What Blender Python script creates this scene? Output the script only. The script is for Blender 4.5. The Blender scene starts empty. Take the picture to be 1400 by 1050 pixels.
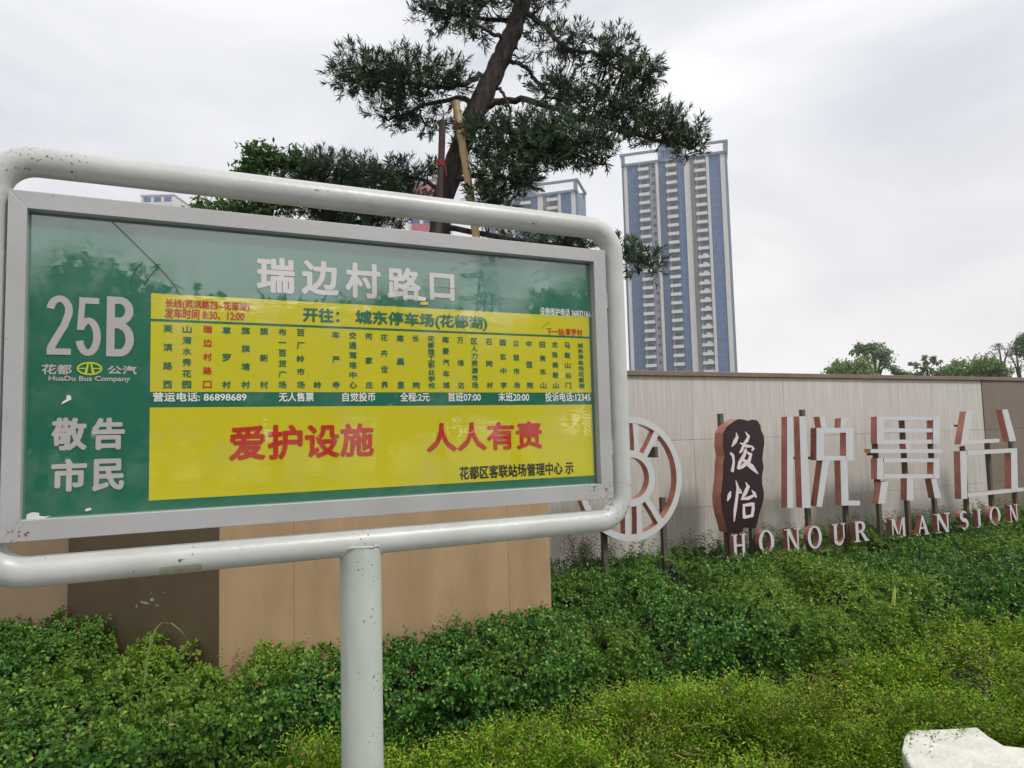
import bpy, math, random
import numpy as np
from mathutils import Vector, Matrix
random.seed(7); RNG = np.random.default_rng(11)
SC = bpy.context.scene; COL = SC.collection
R = math.radians

# ------------------------------------------------------------------ camera
PITCH, ROLL, FPX = R(4.1), R(-1.485), 950.0
EYE = np.array([0.0, 0.0, 1.5])
_f = np.array([0, math.cos(PITCH), math.sin(PITCH)]); _r = np.array([1.0, 0, 0]); _u = np.cross(_r, _f)
CR = math.cos(ROLL)*_r + math.sin(ROLL)*_u; CU = -math.sin(ROLL)*_r + math.cos(ROLL)*_u; CF = _f
cam = bpy.data.cameras.new('camera'); camo = bpy.data.objects.new('camera', cam); COL.objects.link(camo)
m = Matrix.Identity(4)
for i in range(3):
    m[i][0] = CR[i]; m[i][1] = CU[i]; m[i][2] = -CF[i]; m[i][3] = EYE[i]
camo.matrix_world = m
cam.sensor_width = 36; cam.lens = FPX/1400*36; cam.clip_start = 0.05; cam.clip_end = 4000
SC.camera = camo

# ------------------------------------------------------------------ world: bright overcast
SUN_EL, SUN_AZ = R(52), R(128)          # azimuth clockwise from +Y
w = bpy.data.worlds.new('World'); SC.world = w; w.use_nodes = True
nt = w.node_tree; N = nt.nodes; L = nt.links; N.clear()
out = N.new('ShaderNodeOutputWorld'); bg = N.new('ShaderNodeBackground'); L.new(bg.outputs[0], out.inputs[0])
sky = N.new('ShaderNodeTexSky'); sky.sky_type = 'NISHITA'; sky.sun_disc = False
sky.sun_elevation = SUN_EL; sky.sun_rotation = SUN_AZ; sky.dust_density = 3
sc_ = N.new('ShaderNodeVectorMath'); sc_.operation = 'SCALE'; sc_.inputs['Scale'].default_value = 0.09
L.new(sky.outputs[0], sc_.inputs[0])
tc = N.new('ShaderNodeTexCoord'); mp = N.new('ShaderNodeMapping'); mp.inputs['Scale'].default_value = (1, 1, 2.6)
mp.inputs['Location'].default_value = (-1.4, 2.3, .6)
L.new(tc.outputs['Generated'], mp.inputs[0])
nz = N.new('ShaderNodeTexNoise'); nz.inputs['Scale'].default_value = 1.5; nz.inputs['Detail'].default_value = 7; nz.inputs['Roughness'].default_value = .52
nz.inputs['Distortion'].default_value = .5
L.new(mp.outputs[0], nz.inputs['Vector'])
cr = N.new('ShaderNodeValToRGB'); e = cr.color_ramp.elements
e[0].position = .33; e[0].color = (.57, .59, .63, 1); e[1].position = .62; e[1].color = (.90, .895, .89, 1)
e2 = cr.color_ramp.elements.new(.5); e2.color = (.765, .77, .785, 1)
L.new(nz.outputs[0], cr.inputs[0])
# the cloud sheet turns a faint warm grey towards the horizon
sep = N.new('ShaderNodeSeparateXYZ'); L.new(tc.outputs['Generated'], sep.inputs[0])
mr = N.new('ShaderNodeMapRange'); mr.inputs['From Min'].default_value = 0.0; mr.inputs['From Max'].default_value = .38
mr.inputs['To Min'].default_value = .8; mr.inputs['To Max'].default_value = 0.0; L.new(sep.outputs['Z'], mr.inputs[0])
mh = N.new('ShaderNodeMix'); mh.data_type = 'RGBA'; mh.inputs[7].default_value = (.80, .75, .75, 1)
L.new(mr.outputs[0], mh.inputs[0]); L.new(cr.outputs[0], mh.inputs[6])
mx = N.new('ShaderNodeMix'); mx.data_type = 'RGBA'; mx.inputs[0].default_value = .94
L.new(sc_.outputs[0], mx.inputs[6]); L.new(mh.outputs[2], mx.inputs[7])
L.new(mx.outputs[2], bg.inputs[0]); bg.inputs[1].default_value = 1.07

sun = bpy.data.lights.new('sun', 'SUN'); sun.energy = 2.1; sun.angle = R(10); sun.color = (1, .965, .91)
suno = bpy.data.objects.new('sun', sun); COL.objects.link(suno)
sd = Vector((math.sin(SUN_AZ)*math.cos(SUN_EL), math.cos(SUN_AZ)*math.cos(SUN_EL), math.sin(SUN_EL)))
suno.rotation_euler = sd.to_track_quat('Z', 'Y').to_euler()
SC.view_settings.view_transform = 'Standard'; SC.view_settings.look = 'None'
SC.view_settings.exposure = 0.34; SC.view_settings.gamma = 1; SC.view_settings.use_curve_mapping = False
SC.render.engine = 'CYCLES'
SC.cycles.max_bounces = 6; SC.cycles.transparent_max_bounces = 4

# ------------------------------------------------------------------ measuring helpers (photo pixel -> place)
def ray(px, py): return CF + CR*(px-700)/FPX - CU*(py-525)/FPX
def at(px, py, depth):
    d = ray(px, py); return EYE + d*(depth/d[1])
def ground(px, py, z):
    d = ray(px, py); return EYE + d*((z-EYE[2])/d[2])
class Frame:                       # an upright plane: origin, direction along it, normal pointing away from the viewer
    def __init__(s, o, deg):
        s.o = np.array(o, float); t = R(deg); s.t = t
        s.u = np.array([math.cos(t), math.sin(t), 0]); s.n = np.array([-math.sin(t), math.cos(t), 0])
    def hit(s, px, py, off=0.0):   # -> (along, up) on the plane moved back by off
        P = s.o + s.n*off; d = ray(px, py); k = ((P-EYE)@s.n)/(d@s.n); p = EYE+d*k-P
        return float(p@s.u), float(p[2])
    def pt(s, a, y, z): return s.o + s.u*a + s.n*y + np.array([0, 0, z])

# ------------------------------------------------------------------ scene helpers
def tag(o, label=None, cat=None, group=None, kind=None):
    if label: o['label'] = label
    if cat: o['category'] = cat
    if group: o['group'] = group
    if kind: o['kind'] = kind
    return o
def empty(name, loc=(0, 0, 0), rz=0, label=None, cat=None, group=None):
    o = bpy.data.objects.new(name, None); COL.objects.link(o); o.empty_display_size = .1
    o.location = loc; o.rotation_euler = (0, 0, rz); return tag(o, label, cat, group)
class MB:
    def __init__(s): s.v = []; s.f = []; s.m = []
    def add(s, vs, fs, mi=0):
        b = len(s.v); s.v += [tuple(map(float, p)) for p in vs]
        s.f += [tuple(b+i for i in f) for f in fs]; s.m += [mi]*len(fs); return s
    def box(s, x0, x1, y0, y1, z0, z1, mi=0):
        v = [(x, y, z) for x in (x0, x1) for y in (y0, y1) for z in (z0, z1)]
        return s.add(v, [(0, 1, 3, 2), (4, 6, 7, 5), (0, 4, 5, 1), (2, 3, 7, 6), (0, 2, 6, 4), (1, 5, 7, 3)], mi)
    def prism(s, poly, y0, y1, mf=0, ms=0):     # poly in x,z; front at y0, back at y1
        a = sum(poly[i][0]*poly[(i+1) % len(poly)][1]-poly[(i+1) % len(poly)][0]*poly[i][1] for i in range(len(poly)))
        if a < 0: poly = poly[::-1]
        n = len(poly)
        s.add([(p[0], y0, p[1]) for p in poly], [tuple(range(n))], mf)
        s.add([(p[0], y1, p[1]) for p in poly], [tuple(range(n))[::-1]], ms)
        for i in range(n):
            p, q = poly[i], poly[(i+1) % n]
            s.add([(p[0], y0, p[1]), (p[0], y1, p[1]), (q[0], y1, q[1]), (q[0], y0, q[1])], [(0, 1, 2, 3)], ms)
        return s
    def tube(s, pts, rad, seg=10, caps=True, mi=0):
        P = [Vector(p) for p in pts]; n = len(P)
        if not hasattr(rad, '__len__'): rad = [rad]*n
        t0 = (P[1]-P[0]).normalized(); up = Vector((0, 0, 1)) if abs(t0.z) < .9 else Vector((1, 0, 0))
        x = t0.cross(up).normalized(); vs = []; b = []
        for i in range(n):
            t = (P[min(i+1, n-1)]-P[max(i-1, 0)]).normalized()
            x = (x - t*x.dot(t)).normalized(); y = t.cross(x)
            for k in range(seg):
                a = 2*math.pi*k/seg; vs.append(P[i]+(x*math.cos(a)+y*math.sin(a))*rad[i])
        fs = [(i*seg+k, i*seg+(k+1) % seg, (i+1)*seg+(k+1) % seg, (i+1)*seg+k) for i in range(n-1) for k in range(seg)]
        if caps: fs += [tuple(range(seg))[::-1], tuple((n-1)*seg+k for k in range(seg))]
        return s.add(vs, fs, mi)
    def build(s, name, mats, parent=None, smooth=False, bevel=0, loc=None):
        me = bpy.data.meshes.new(name); me.from_pydata(s.v, [], s.f)
        for mt in (mats if isinstance(mats, (list, tuple)) else [mats]): me.materials.append(mt)
        me.polygons.foreach_set('material_index', s.m)
        if smooth: me.polygons.foreach_set('use_smooth', [True]*len(s.f))
        me.update()
        o = bpy.data.objects.new(name, me); COL.objects.link(o); o.parent = parent
        if loc is not None: o.location = loc
        if bevel:
            b = o.modifiers.new('bevel', 'BEVEL'); b.width = bevel; b.segments = 2; b.limit_method = 'ANGLE'; b.angle_limit = R(40)
        return o
def smooth_by_angle(o, deg=40):
    me = o.data
    me.polygons.foreach_set('use_smooth', [True]*len(me.polygons)); me.set_sharp_from_angle(angle=R(deg)); return o

# ------------------------------------------------------------------ materials
def mat(name, col, rough=.6, metal=0, var=.0, vscale=8, vcol=None, bump=0, bscale=60, stretch=None, coat=0, coat_ior=1.5, spec=.5, detail=5, coords='Object', tone=0):
    M = bpy.data.materials.new(name); M.use_nodes = True; nt = M.node_tree; b = nt.nodes['Principled BSDF']
    b.inputs['Base Color'].default_value = (*col, 1); b.inputs['Roughness'].default_value = rough; b.inputs['Metallic'].default_value = metal
    b.inputs['Specular IOR Level'].default_value = spec
    if coat: b.inputs['Coat Weight'].default_value = coat; b.inputs['Coat IOR'].default_value = coat_ior; b.inputs['Coat Roughness'].default_value = .03
    tc = nt.nodes.new('ShaderNodeTexCoord'); mp = nt.nodes.new('ShaderNodeMapping'); nt.links.new(tc.outputs[coords], mp.inputs[0])
    if stretch: mp.inputs['Scale'].default_value = stretch
    if var:
        n = nt.nodes.new('ShaderNodeTexNoise'); n.inputs['Scale'].default_value = vscale; n.inputs['Detail'].default_value = detail; n.inputs['Roughness'].default_value = .6
        nt.links.new(mp.outputs[0], n.inputs['Vector'])
        r = nt.nodes.new('ShaderNodeValToRGB'); r.color_ramp.elements[0].position = .35; r.color_ramp.elements[1].position = .65
        v2 = vcol or tuple(c*(1-var) for c in col)
        r.color_ramp.elements[0].color = (*v2, 1); r.color_ramp.elements[1].color = (*col, 1)
        nt.links.new(n.outputs[0], r.inputs[0]); nt.links.new(r.outputs[0], b.inputs['Base Color'])
    if tone:
        oi = nt.nodes.new('ShaderNodeObjectInfo'); m_ = nt.nodes.new('ShaderNodeMapRange'); m_.inputs['To Min'].default_value = 1-tone; m_.inputs['To Max'].default_value = 1+tone
        nt.links.new(oi.outputs['Random'], m_.inputs[0]); vm = nt.nodes.new('ShaderNodeVectorMath'); vm.operation = 'SCALE'
        if b.inputs['Base Color'].links: nt.links.new(b.inputs['Base Color'].links[0].from_socket, vm.inputs[0])
        else: vm.inputs[0].default_value = col
        nt.links.new(m_.outputs[0], vm.inputs['Scale']); nt.links.new(vm.outputs[0], b.inputs['Base Color'])
    if bump:
        n = nt.nodes.new('ShaderNodeTexNoise'); n.inputs['Scale'].default_value = bscale; n.inputs['Detail'].default_value = 4
        nt.links.new(mp.outputs[0], n.inputs['Vector'])
        bp = nt.nodes.new('ShaderNodeBump'); bp.inputs['Strength'].default_value = bump; bp.inputs['Distance'].default_value = .01
        nt.links.new(n.outputs[0], bp.inputs['Height']); nt.links.new(bp.outputs[0], b.inputs['Normal'])
    return M
def leaf_mat(name, cols, trans=.25, rough=.45, patch=None, spec=.25):
    """cols: list of (pos, rgb) over a random number per leaf; patch: (scale, colour, amount) slow change over the plant"""
    M = bpy.data.materials.new(name); M.use_nodes = True; nt = M.node_tree; b = nt.nodes['Principled BSDF']; o = nt.nodes['Material Output']
    g = nt.nodes.new('ShaderNodeNewGeometry'); r = nt.nodes.new('ShaderNodeValToRGB')
    el = r.color_ramp.elements
    while len(el) < len(cols): el.new(.5)
    for i, (p, c) in enumerate(cols): el[i].position = p; el[i].color = (*c, 1)
    nt.links.new(g.outputs['Random Per Island'], r.inputs[0]); c = r.outputs[0]
    if patch:
        tc = nt.nodes.new('ShaderNodeTexCoord'); n = nt.nodes.new('ShaderNodeTexNoise'); n.inputs['Scale'].default_value = patch[0]; n.inputs['Detail'].default_value = 3
        nt.links.new(tc.outputs['Object'], n.inputs['Vector'])
        mr = nt.nodes.new('ShaderNodeMapRange'); mr.inputs['From Min'].default_value = .45; mr.inputs['From Max'].default_value = .68; mr.inputs['To Max'].default_value = patch[2]
        nt.links.new(n.outputs[0], mr.inputs[0])
        mx = nt.nodes.new('ShaderNodeMix'); mx.data_type = 'RGBA'; mx.inputs[7].default_value = (*patch[1], 1)
        nt.links.new(mr.outputs[0], mx.inputs[0]); nt.links.new(c, mx.inputs[6]); c = mx.outputs[2]
    nt.links.new(c, b.inputs['Base Color']); b.inputs['Roughness'].default_value = rough; b.inputs['Specular IOR Level'].default_value = spec
    t = nt.nodes.new('ShaderNodeBsdfTranslucent'); nt.links.new(c, t.inputs[0])
    ms = nt.nodes.new('ShaderNodeMixShader'); ms.inputs[0].default_value = trans
    nt.links.new(b.outputs[0], ms.inputs[1]); nt.links.new(t.outputs[0], ms.inputs[2]); nt.links.new(ms.outputs[0], o.inputs[0])
    return M
def mask_spots(M, spots, col, scale=90):
    """mix a rust / dirt colour into M round given object-space points (x,y,z,radius), broken up by noise"""
    nt = M.node_tree; b = nt.nodes['Principled BSDF']; tc = nt.nodes.new('ShaderNodeTexCoord')
    src = b.inputs['Base Color'].links[0].from_socket if b.inputs['Base Color'].links else None
    nz = nt.nodes.new('ShaderNodeTexNoise'); nz.inputs['Scale'].default_value = scale; nz.inputs['Detail'].default_value = 6; nt.links.new(tc.outputs['Object'], nz.inputs['Vector'])
    acc = None
    for x, y, z, r in spots:
        d = nt.nodes.new('ShaderNodeVectorMath'); d.operation = 'DISTANCE'; nt.links.new(tc.outputs['Object'], d.inputs[0]); d.inputs[1].default_value = (x, y, z)
        mr = nt.nodes.new('ShaderNodeMapRange'); mr.inputs['From Min'].default_value = r; mr.inputs['From Max'].default_value = 0; mr.inputs['To Max'].default_value = .14
        nt.links.new(d.outputs['Value'], mr.inputs[0])
        if acc is None: acc = mr.outputs[0]
        else:
            a = nt.nodes.new('ShaderNodeMath'); a.operation = 'MAXIMUM'; nt.links.new(acc, a.inputs[0]); nt.links.new(mr.outputs[0], a.inputs[1]); acc = a.outputs[0]
    ad = nt.nodes.new('ShaderNodeMath'); ad.operation = 'ADD'; nt.links.new(acc, ad.inputs[0]); nt.links.new(nz.outputs[0], ad.inputs[1])
    st = nt.nodes.new('ShaderNodeMapRange'); st.inputs['From Min'].default_value = .70; st.inputs['From Max'].default_value = .76; nt.links.new(ad.outputs[0], st.inputs[0])
    mx = nt.nodes.new('ShaderNodeMix'); mx.data_type = 'RGBA'; mx.inputs[7].default_value = (*col, 1); nt.links.new(st.outputs[0], mx.inputs[0])
    if src: nt.links.new(src, mx.inputs[6])
    else: mx.inputs[6].default_value = b.inputs['Base Color'].default_value
    nt.links.new(mx.outputs[2], b.inputs['Base Color'])

# ------------------------------------------------------------------ foliage: many single leaves in one mesh, by numpy
def norm(a): return a/np.maximum(np.linalg.norm(a, axis=-1, keepdims=True), 1e-9)
def leaves(name, P, D, Nn, ln, wd, material, parent=None, shape='diamond', fold=.25):
    P = np.asarray(P, float); D = norm(np.asarray(D, float)); n = len(P)
    S = norm(np.cross(D, Nn)); U = norm(np.cross(S, D)); ln = np.broadcast_to(ln, (n,))[:, None]; wd = np.broadcast_to(wd, (n,))[:, None]
    if shape == 'diamond': prof = [(0, 0), (.45, .5), (1, 0), (.45, -.5)]
    elif shape == 'oval': prof = [(0, 0), (.38, .36), (.78, .46), (1, 0), (.78, -.46), (.38, -.36)]
    elif shape == 'blade': prof = [(0, .12), (.5, .5), (1, 0), (.5, -.5), (0, -.12)]
    k = len(prof); V = np.zeros((n, k, 3))
    for i, (a, s) in enumerate(prof): V[:, i] = P + D*ln*a + S*wd*s + U*(abs(s)*wd*fold*2 - (a**2)*ln*.12)
    me = bpy.data.meshes.new(name); me.vertices.add(n*k); me.vertices.foreach_set('co', V.ravel())
    me.loops.add(n*k); me.loops.foreach_set('vertex_index', np.arange(n*k, dtype=np.int32))
    me.polygons.add(n); me.polygons.foreach_set('loop_start', np.arange(0, n*k, k, dtype=np.int32))
    me.update(calc_edges=True); me.materials.append(material)
    o = bpy.data.objects.new(name, me); COL.objects.link(o); o.parent = parent; return o
def rnd_dirs(n):
    return norm(RNG.normal(size=(n, 3)))

# ================================================================== MATERIALS
m_pipe = mat('white paint on steel pipe', (.50, .51, .49), .38, var=.16, vscale=7, bump=.12, bscale=45)
m_post = mat('white paint on post', (.46, .50, .455), .42, var=.2, vscale=6, bump=.12, bscale=50, stretch=(1, 1, .35))
m_alu = mat('matt aluminium profile', (.42, .42, .425), .5, .2, var=.12, vscale=5, bump=.05, bscale=120)
m_wall_grey = mat('grey streaked stone', (.535, .515, .48), .55, var=.3, vscale=6, stretch=(9, 9, .3), vcol=(.40, .38, .35), bump=.06, bscale=30, detail=8, tone=.04)
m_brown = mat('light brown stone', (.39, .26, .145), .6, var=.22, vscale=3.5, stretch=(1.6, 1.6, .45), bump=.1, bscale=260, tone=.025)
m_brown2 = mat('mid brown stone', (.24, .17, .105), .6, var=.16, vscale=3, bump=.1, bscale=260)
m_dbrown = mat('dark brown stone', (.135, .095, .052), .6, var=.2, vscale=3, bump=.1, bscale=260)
m_coping = mat('brown coping', (.20, .14, .105), .5, var=.2, vscale=3)
m_soil = mat('dark soil', (.014, .014, .007), .95, var=.5, vscale=9, bump=.6, bscale=12)
m_grass = mat('rough grass', (.07, .10, .03), .95, var=.5, vscale=1.2, bump=.5, bscale=2)
m_pave = mat('grey paving', (.27, .27, .25), .85, var=.25, vscale=6, bump=.25, bscale=40)
m_asph = mat('asphalt', (.06, .06, .06), .9, var=.3, vscale=10, bump=.4, bscale=80)
m_kerb = mat('pale granite', (.64, .635, .575), .85, var=.22, vscale=9, bump=.7, bscale=45, detail=9)
m_bark = mat('brown bark', (.068, .052, .048), .9, var=.75, vscale=20, stretch=(1, 1, .3), bump=2.5, bscale=38)
m_bamboo = mat('dry bamboo', (.50, .36, .19), .55, var=.35, vscale=9, bump=.1)
m_timber = mat('weathered dark timber', (.085, .06, .05), .85, var=.4, vscale=15, stretch=(1, 1, .2), bump=.5)
m_red = mat('red plastic string', (.42, .06, .06), .6)
m_steelg = mat('weathered green steel', (.075, .09, .065), .7, var=.45, vscale=14, vcol=(.10, .06, .04))
m_face = mat('silver white sign face', (.53, .54, .555), .4, var=.07, vscale=5)
m_copper = mat('copper pink return', (.56, .235, .175), .38, .45, var=.3, vscale=6)
m_maroon = mat('dark maroon face', (.022, .006, .009), .35, var=.2, vscale=12)
m_pink = mat('pale pink character', (.66, .56, .60), .45)
m_glassblue = mat('blue curtain wall glass', (.075, .155, .345), .35, var=.22, vscale=.25)
m_conc = mat('off white render', (.62, .60, .59), .8, var=.1, vscale=.3)
m_concgrey = mat('violet grey render', (.30, .29, .34), .8, var=.1, vscale=.3)
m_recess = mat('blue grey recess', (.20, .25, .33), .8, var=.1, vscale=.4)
m_window = mat('dark window glass', (.055, .10, .16), .25, tone=.6)
m_balc = mat('pale balcony', (.60, .60, .60), .7)
m_frame_blue = mat('grey blue roof frame', (.16, .22, .30), .6)

# ================================================================== GROUND
def sheet(name, pts, z, m_, kind='structure', thick=0):
    mb = MB(); n = len(pts)
    mb.add([(p[0], p[1], z) for p in pts], [tuple(range(n))]); o = mb.build(name, m_); o['kind'] = kind; return o
sheet('ground', [(-1500, -1500), (1500, -1500), (1500, 1500), (-1500, 1500)], -.012, m_grass)
SGN = Frame((-.922, 1.3053, 1.9565), 25.04)               # plane of the front lip of the sign's frame
D25 = np.array([math.cos(R(25.04)), math.sin(R(25.04)), 0]); N25 = np.array([-D25[1], D25[0], 0])
KP = np.array([1.92, 2.83, 0])                              # a point on the bed's kerb
def bed(a, b): p = KP + D25*a + N25*b; return (float(p[0]), float(p[1]))
sheet('pavement', [bed(-9, -3.2), bed(14, -3.2), bed(14, -.12), bed(-9, -.12)], -.004, m_pave)
sheet('road', [bed(-30, -12), bed(34, -12), bed(34, -3.35), bed(-30, -3.35)], -.008, m_asph)
# paving slabs in front of the bed, each a piece
pv = [o for o in COL.objects if o.name == 'pavement'][0]
slab = MB().box(0, .596, 0, .296, 0, .03).build('paving_slab', m_pave, pv, bevel=.003)
first = True
for j in range(5):
    for i in range(16):
        o = slab if first else slab.copy()
        if not first: COL.objects.link(o); o.parent = pv
        first = False
        p = bed(-4.6+i*.6+(.3 if j % 2 else 0), -.43-.3*j); o.location = (p[0], p[1], -.002); o.rotation_euler = (0, 0, R(25.04))
for k in range(12):
    a = -6+k*1.0; p = bed(a, -.12)
    mb = MB().box(.004, .996, 0, .12, -.1, .13)
    o = mb.build('kerb_stone', m_kerb, None, bevel=.008, loc=(p[0], p[1], 0)); o.rotation_euler = (0, 0, R(25.04))
    if k == 0: kroot = empty('kerb', label='pale stone kerb along the front of the planted bed', cat='kerb')
    o.parent = kroot

# ================================================================== WALLS
LT = Frame((2.0113, 6.2869, .35), 25.04)                    # plane of the fronts of the mansion letters; baseline at its origin
WF = Frame(LT.o + LT.n*.6 + np.array([0, 0, -.35]), 25.04)  # face of the grey wall, from the ground up
HW = 2.02
aL = WF.hit(640, 600)[0]; aR = WF.hit(1347, 600)[0]
def panel_wall(root, a0, a1, zs, step, m_, y=0., z_top=HW, start=None):
    xs = [a0]; x = (start if start is not None else a0+step)
    while x < a1-.1: xs.append(x); x += step
    xs.append(a1)
    for i in range(len(xs)-1):
        for k in range(len(zs)-1):
            g = .0012; j = random.uniform(0, .0025)
            o = MB().box(xs[i]+g, xs[i+1]-g, y+j, y+.03, zs[k]+g, zs[k+1]-g).build('stone_panel', m_, root, bevel=.0015)
wall = empty('grey_stone_wall', WF.o, WF.t, 'long light grey stone wall with vertical streaks behind the big letters', 'wall')
z1 = WF.hit(951, 694)[1]; z2 = WF.hit(951, 601)[1]
panel_wall(wall, aL, aR, [0, z1, z2, HW], 1.21, m_wall_grey, start=WF.hit(951, 650)[0]-1.21*2)
MB().box(aL, aR, .032, .26, 0, HW-.005).build('wall_core', m_concgrey, wall)
MB().box(aL-.02, aR, -.03, .30, HW, HW+.045).build('coping', m_coping, wall, bevel=.004)
bw = empty('brown_stone_wall', WF.pt(aR, 0, 0), WF.t, 'dark taupe stone end of the wall at the right edge behind the last letters', 'wall')
m_taupe = mat('taupe stone', (.185, .145, .115), .6, var=.15, vscale=2, stretch=(2, 2, 1), bump=.08, bscale=200)
panel_wall(bw, .0, 4.0, [0, z1, z2, HW], 1.2, m_taupe, y=-.01)
MB().box(.0, 4.0, .032, .26, 0, HW-.005).build('wall_core', m_concgrey, bw)
MB().box(.002, 4.02, -.03, .30, HW, HW+.045).build('coping', m_coping, bw, bevel=.004)

# brown screen in front, left: front face, darker angled face, second front face further left
BF = Frame((-1.475, 3.50, 0), 24)
blk = empty('brown_entrance_wall', BF.o, BF.t, 'tall brown stone wall block with a darker angled face, rising behind the hedge under the bus sign', 'wall')
xe = BF.hit(753, 790)[0]; j1 = BF.hit(402, 780)[0]; j2 = BF.hit(695, 760)[0]
xs = [0, j1, j2, xe]
for i in range(3):
    MB().box(xs[i]+.0005, xs[i+1]-.0005, random.uniform(0, .001), .03, 0, HW).build('stone_panel', m_brown, blk, bevel=.001)
MB().box(xe-.03, xe-.001, .032, 2.3, 0, HW-.003).build('side_panel', m_brown, blk)
dc = Frame(BF.o, 24)
p2 = ground(92, 850, .42); v = np.array(p2)-BF.o; lx, ly = float(v@BF.u), float(v@BF.n)
ang = math.atan2(ly, lx)
mb = MB(); Ld = math.hypot(lx, ly)
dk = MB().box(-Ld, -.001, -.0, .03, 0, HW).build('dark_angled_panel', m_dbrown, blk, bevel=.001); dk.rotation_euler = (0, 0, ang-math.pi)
dk['label'] = 'darker brown angled face with pale scuffs'
for i in range(3):
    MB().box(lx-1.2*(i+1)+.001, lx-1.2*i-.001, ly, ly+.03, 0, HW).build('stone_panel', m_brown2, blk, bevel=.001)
MB().prism([(0, 0)]*0 or [(-.0, .0), (0, 0), (0, 0)], 0, 0) if False else None
core = MB(); core.v = []; z = HW-.004
poly = [(.0, .032), (xe-.032, .032), (xe-.032, 2.3), (lx-3.6, 2.3), (lx-3.6, ly+.032), (lx, ly+.032)]
n = len(poly); core.add([(p[0], p[1], 0) for p in poly]+[(p[0], p[1], z) for p in poly], [tuple(range(n))[::-1], tuple(range(n, 2*n))]+[(i, (i+1) % n, n+(i+1) % n, n+i) for i in range(n)])
core.build('wall_core', m_concgrey, blk)
poly = [(.0, -.02), (xe+.02, -.02), (xe+.02, 2.3), (lx-3.6, 2.3), (lx-3.6, ly-.02), (lx-.02, ly-.02)]
cap = MB().add([(p[0], p[1], HW+.001) for p in poly]+[(p[0], p[1], HW+.045) for p in poly], [tuple(range(n))[::-1], tuple(range(n, 2*n))]+[(i, (i+1) % n, n+(i+1) % n, n+i) for i in range(n)])
cap.build('coping', m_coping, blk)
# pale scuffs on the dark face
DK = Frame(BF.o, 24); DK = Frame(BF.o, math.degrees(BF.t+ang-math.pi))
sc = MB()
for (x, y, wq, hq) in ((198, 824, 22, 3.2), (208, 820, 9, 5), (187, 829, 5, 3.5), (215, 828, 10, 1.6), (207, 811, 3, 1.5), (225, 810, 3, 1.5)):
    a, zz = DK.hit(x, y); k = .0045
    pts = [(a+math.cos(t)*wq*k*.5*random.uniform(.6, 1.1), zz+math.sin(t)*hq*k*.5*random.uniform(.6, 1.1)) for t in [i*math.pi/6 for i in range(12)]]
    sc.prism(pts, -.0015, -.0005)
s_ = sc.build('paint_scuff', mat('chalky scuff', (.36, .37, .31), .9), dk)

# ================================================================== BUS STOP SIGN
PX = .641                                                    # post, along the plane
root_p = SGN.pt(PX, 0.02, 0); root_p[2] = 0
sign = empty('bus_stop_sign', root_p, SGN.t, 'white pipe bus stop sign with green and yellow route panel, 25B in large figures', 'bus stop sign')
ZB = SGN.o[2]
def sx(a): return a-PX
def sz(z): return ZB+z
YO = -.02                                                    # front lip plane in the sign's own y
m_pipeR = m_pipe; r_ = .0295
xl, xr, zt, zb, cr_ = sx(-.062), sx(1.350), sz(.1035), sz(-.694), .072
path = []
for (cx, cz, a0) in ((xr-cr_, zt-cr_, 90), (xr-cr_, zb+cr_, 0), (xl+cr_, zb+cr_, -90), (xl+cr_, zt-cr_, -180)):
    for k in range(9):
        a = R(a0-k*90/8); path.append((cx+cr_*math.cos(a), .012, cz+cr_*math.sin(a)))
mask_spots(m_pipe, [(xl+.06, -.03, zt, .10), (xl+.13, -.03, zt+.01, .06), (xr-.04, -.03, zb+.03, .085), (xr, 0, zb+.09, .06), (0, 0, zb-.02, .07), (-.1, -.03, zt, .05), (sx(.28), -.03, zb, .05), (xr-.25, -.03, zt, .03)], (.11, .07, .045), 120)
ring = MB(); pts = path+[path[0]]
# closed rounded loop of pipe
segs = 24; P = [Vector(p) for p in path]; n = len(P); vs = []
for i in range(n):
    t = (P[(i+1) % n]-P[i-1]).normalized(); y = Vector((0, 1, 0)); x = y.cross(t)
    for k in range(segs):
        a = 2*math.pi*k/segs; vs.append(P[i]+(x*math.cos(a)+y*math.sin(a))*r_)
ring.add(vs, [(i*segs+k, i*segs+(k+1) % segs, ((i+1) % n)*segs+(k+1) % segs, ((i+1) % n)*segs+k) for i in range(n) for k in range(segs)])
ring.build('pipe_frame', m_pipe, sign, smooth=True)
mask_spots(m_post, [(.0, -.05, zb-.05, .07), (.02, -.04, zb-.16, .05), (.035, -.03, zb-.3, .05), (0, -.05, zb-.5, .06), (.03, -.03, zb-.42, .05)], (.13, .11, .09), 150)
post = MB().tube([(0, .012, 0), (0, .012, .6), (0, .012, zb-.01)], .046, 32).build('post', m_post, sign); smooth_by_angle(post)
wv = []                                                   # rough weld bead following the saddle where post meets pipe
for k in range(33):
    a = 2*math.pi*k/32; y_ = .0455*math.sin(a); dz = math.sqrt(max(r_**2-min(abs(y_), r_*.98)**2, 0)); wv.append((.0465*math.cos(a), .012+y_, zb-dz+random.uniform(-.0015, .0015)))
MB().tube(wv, [random.uniform(.0022, .0042) for _ in wv], 6, False).build('weld_bead', m_pipe, sign, smooth=True)
MB().box(-.12, .12, -.116, .124, 0, .012).build('base_plate', m_post, sign, bevel=.003)
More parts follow.
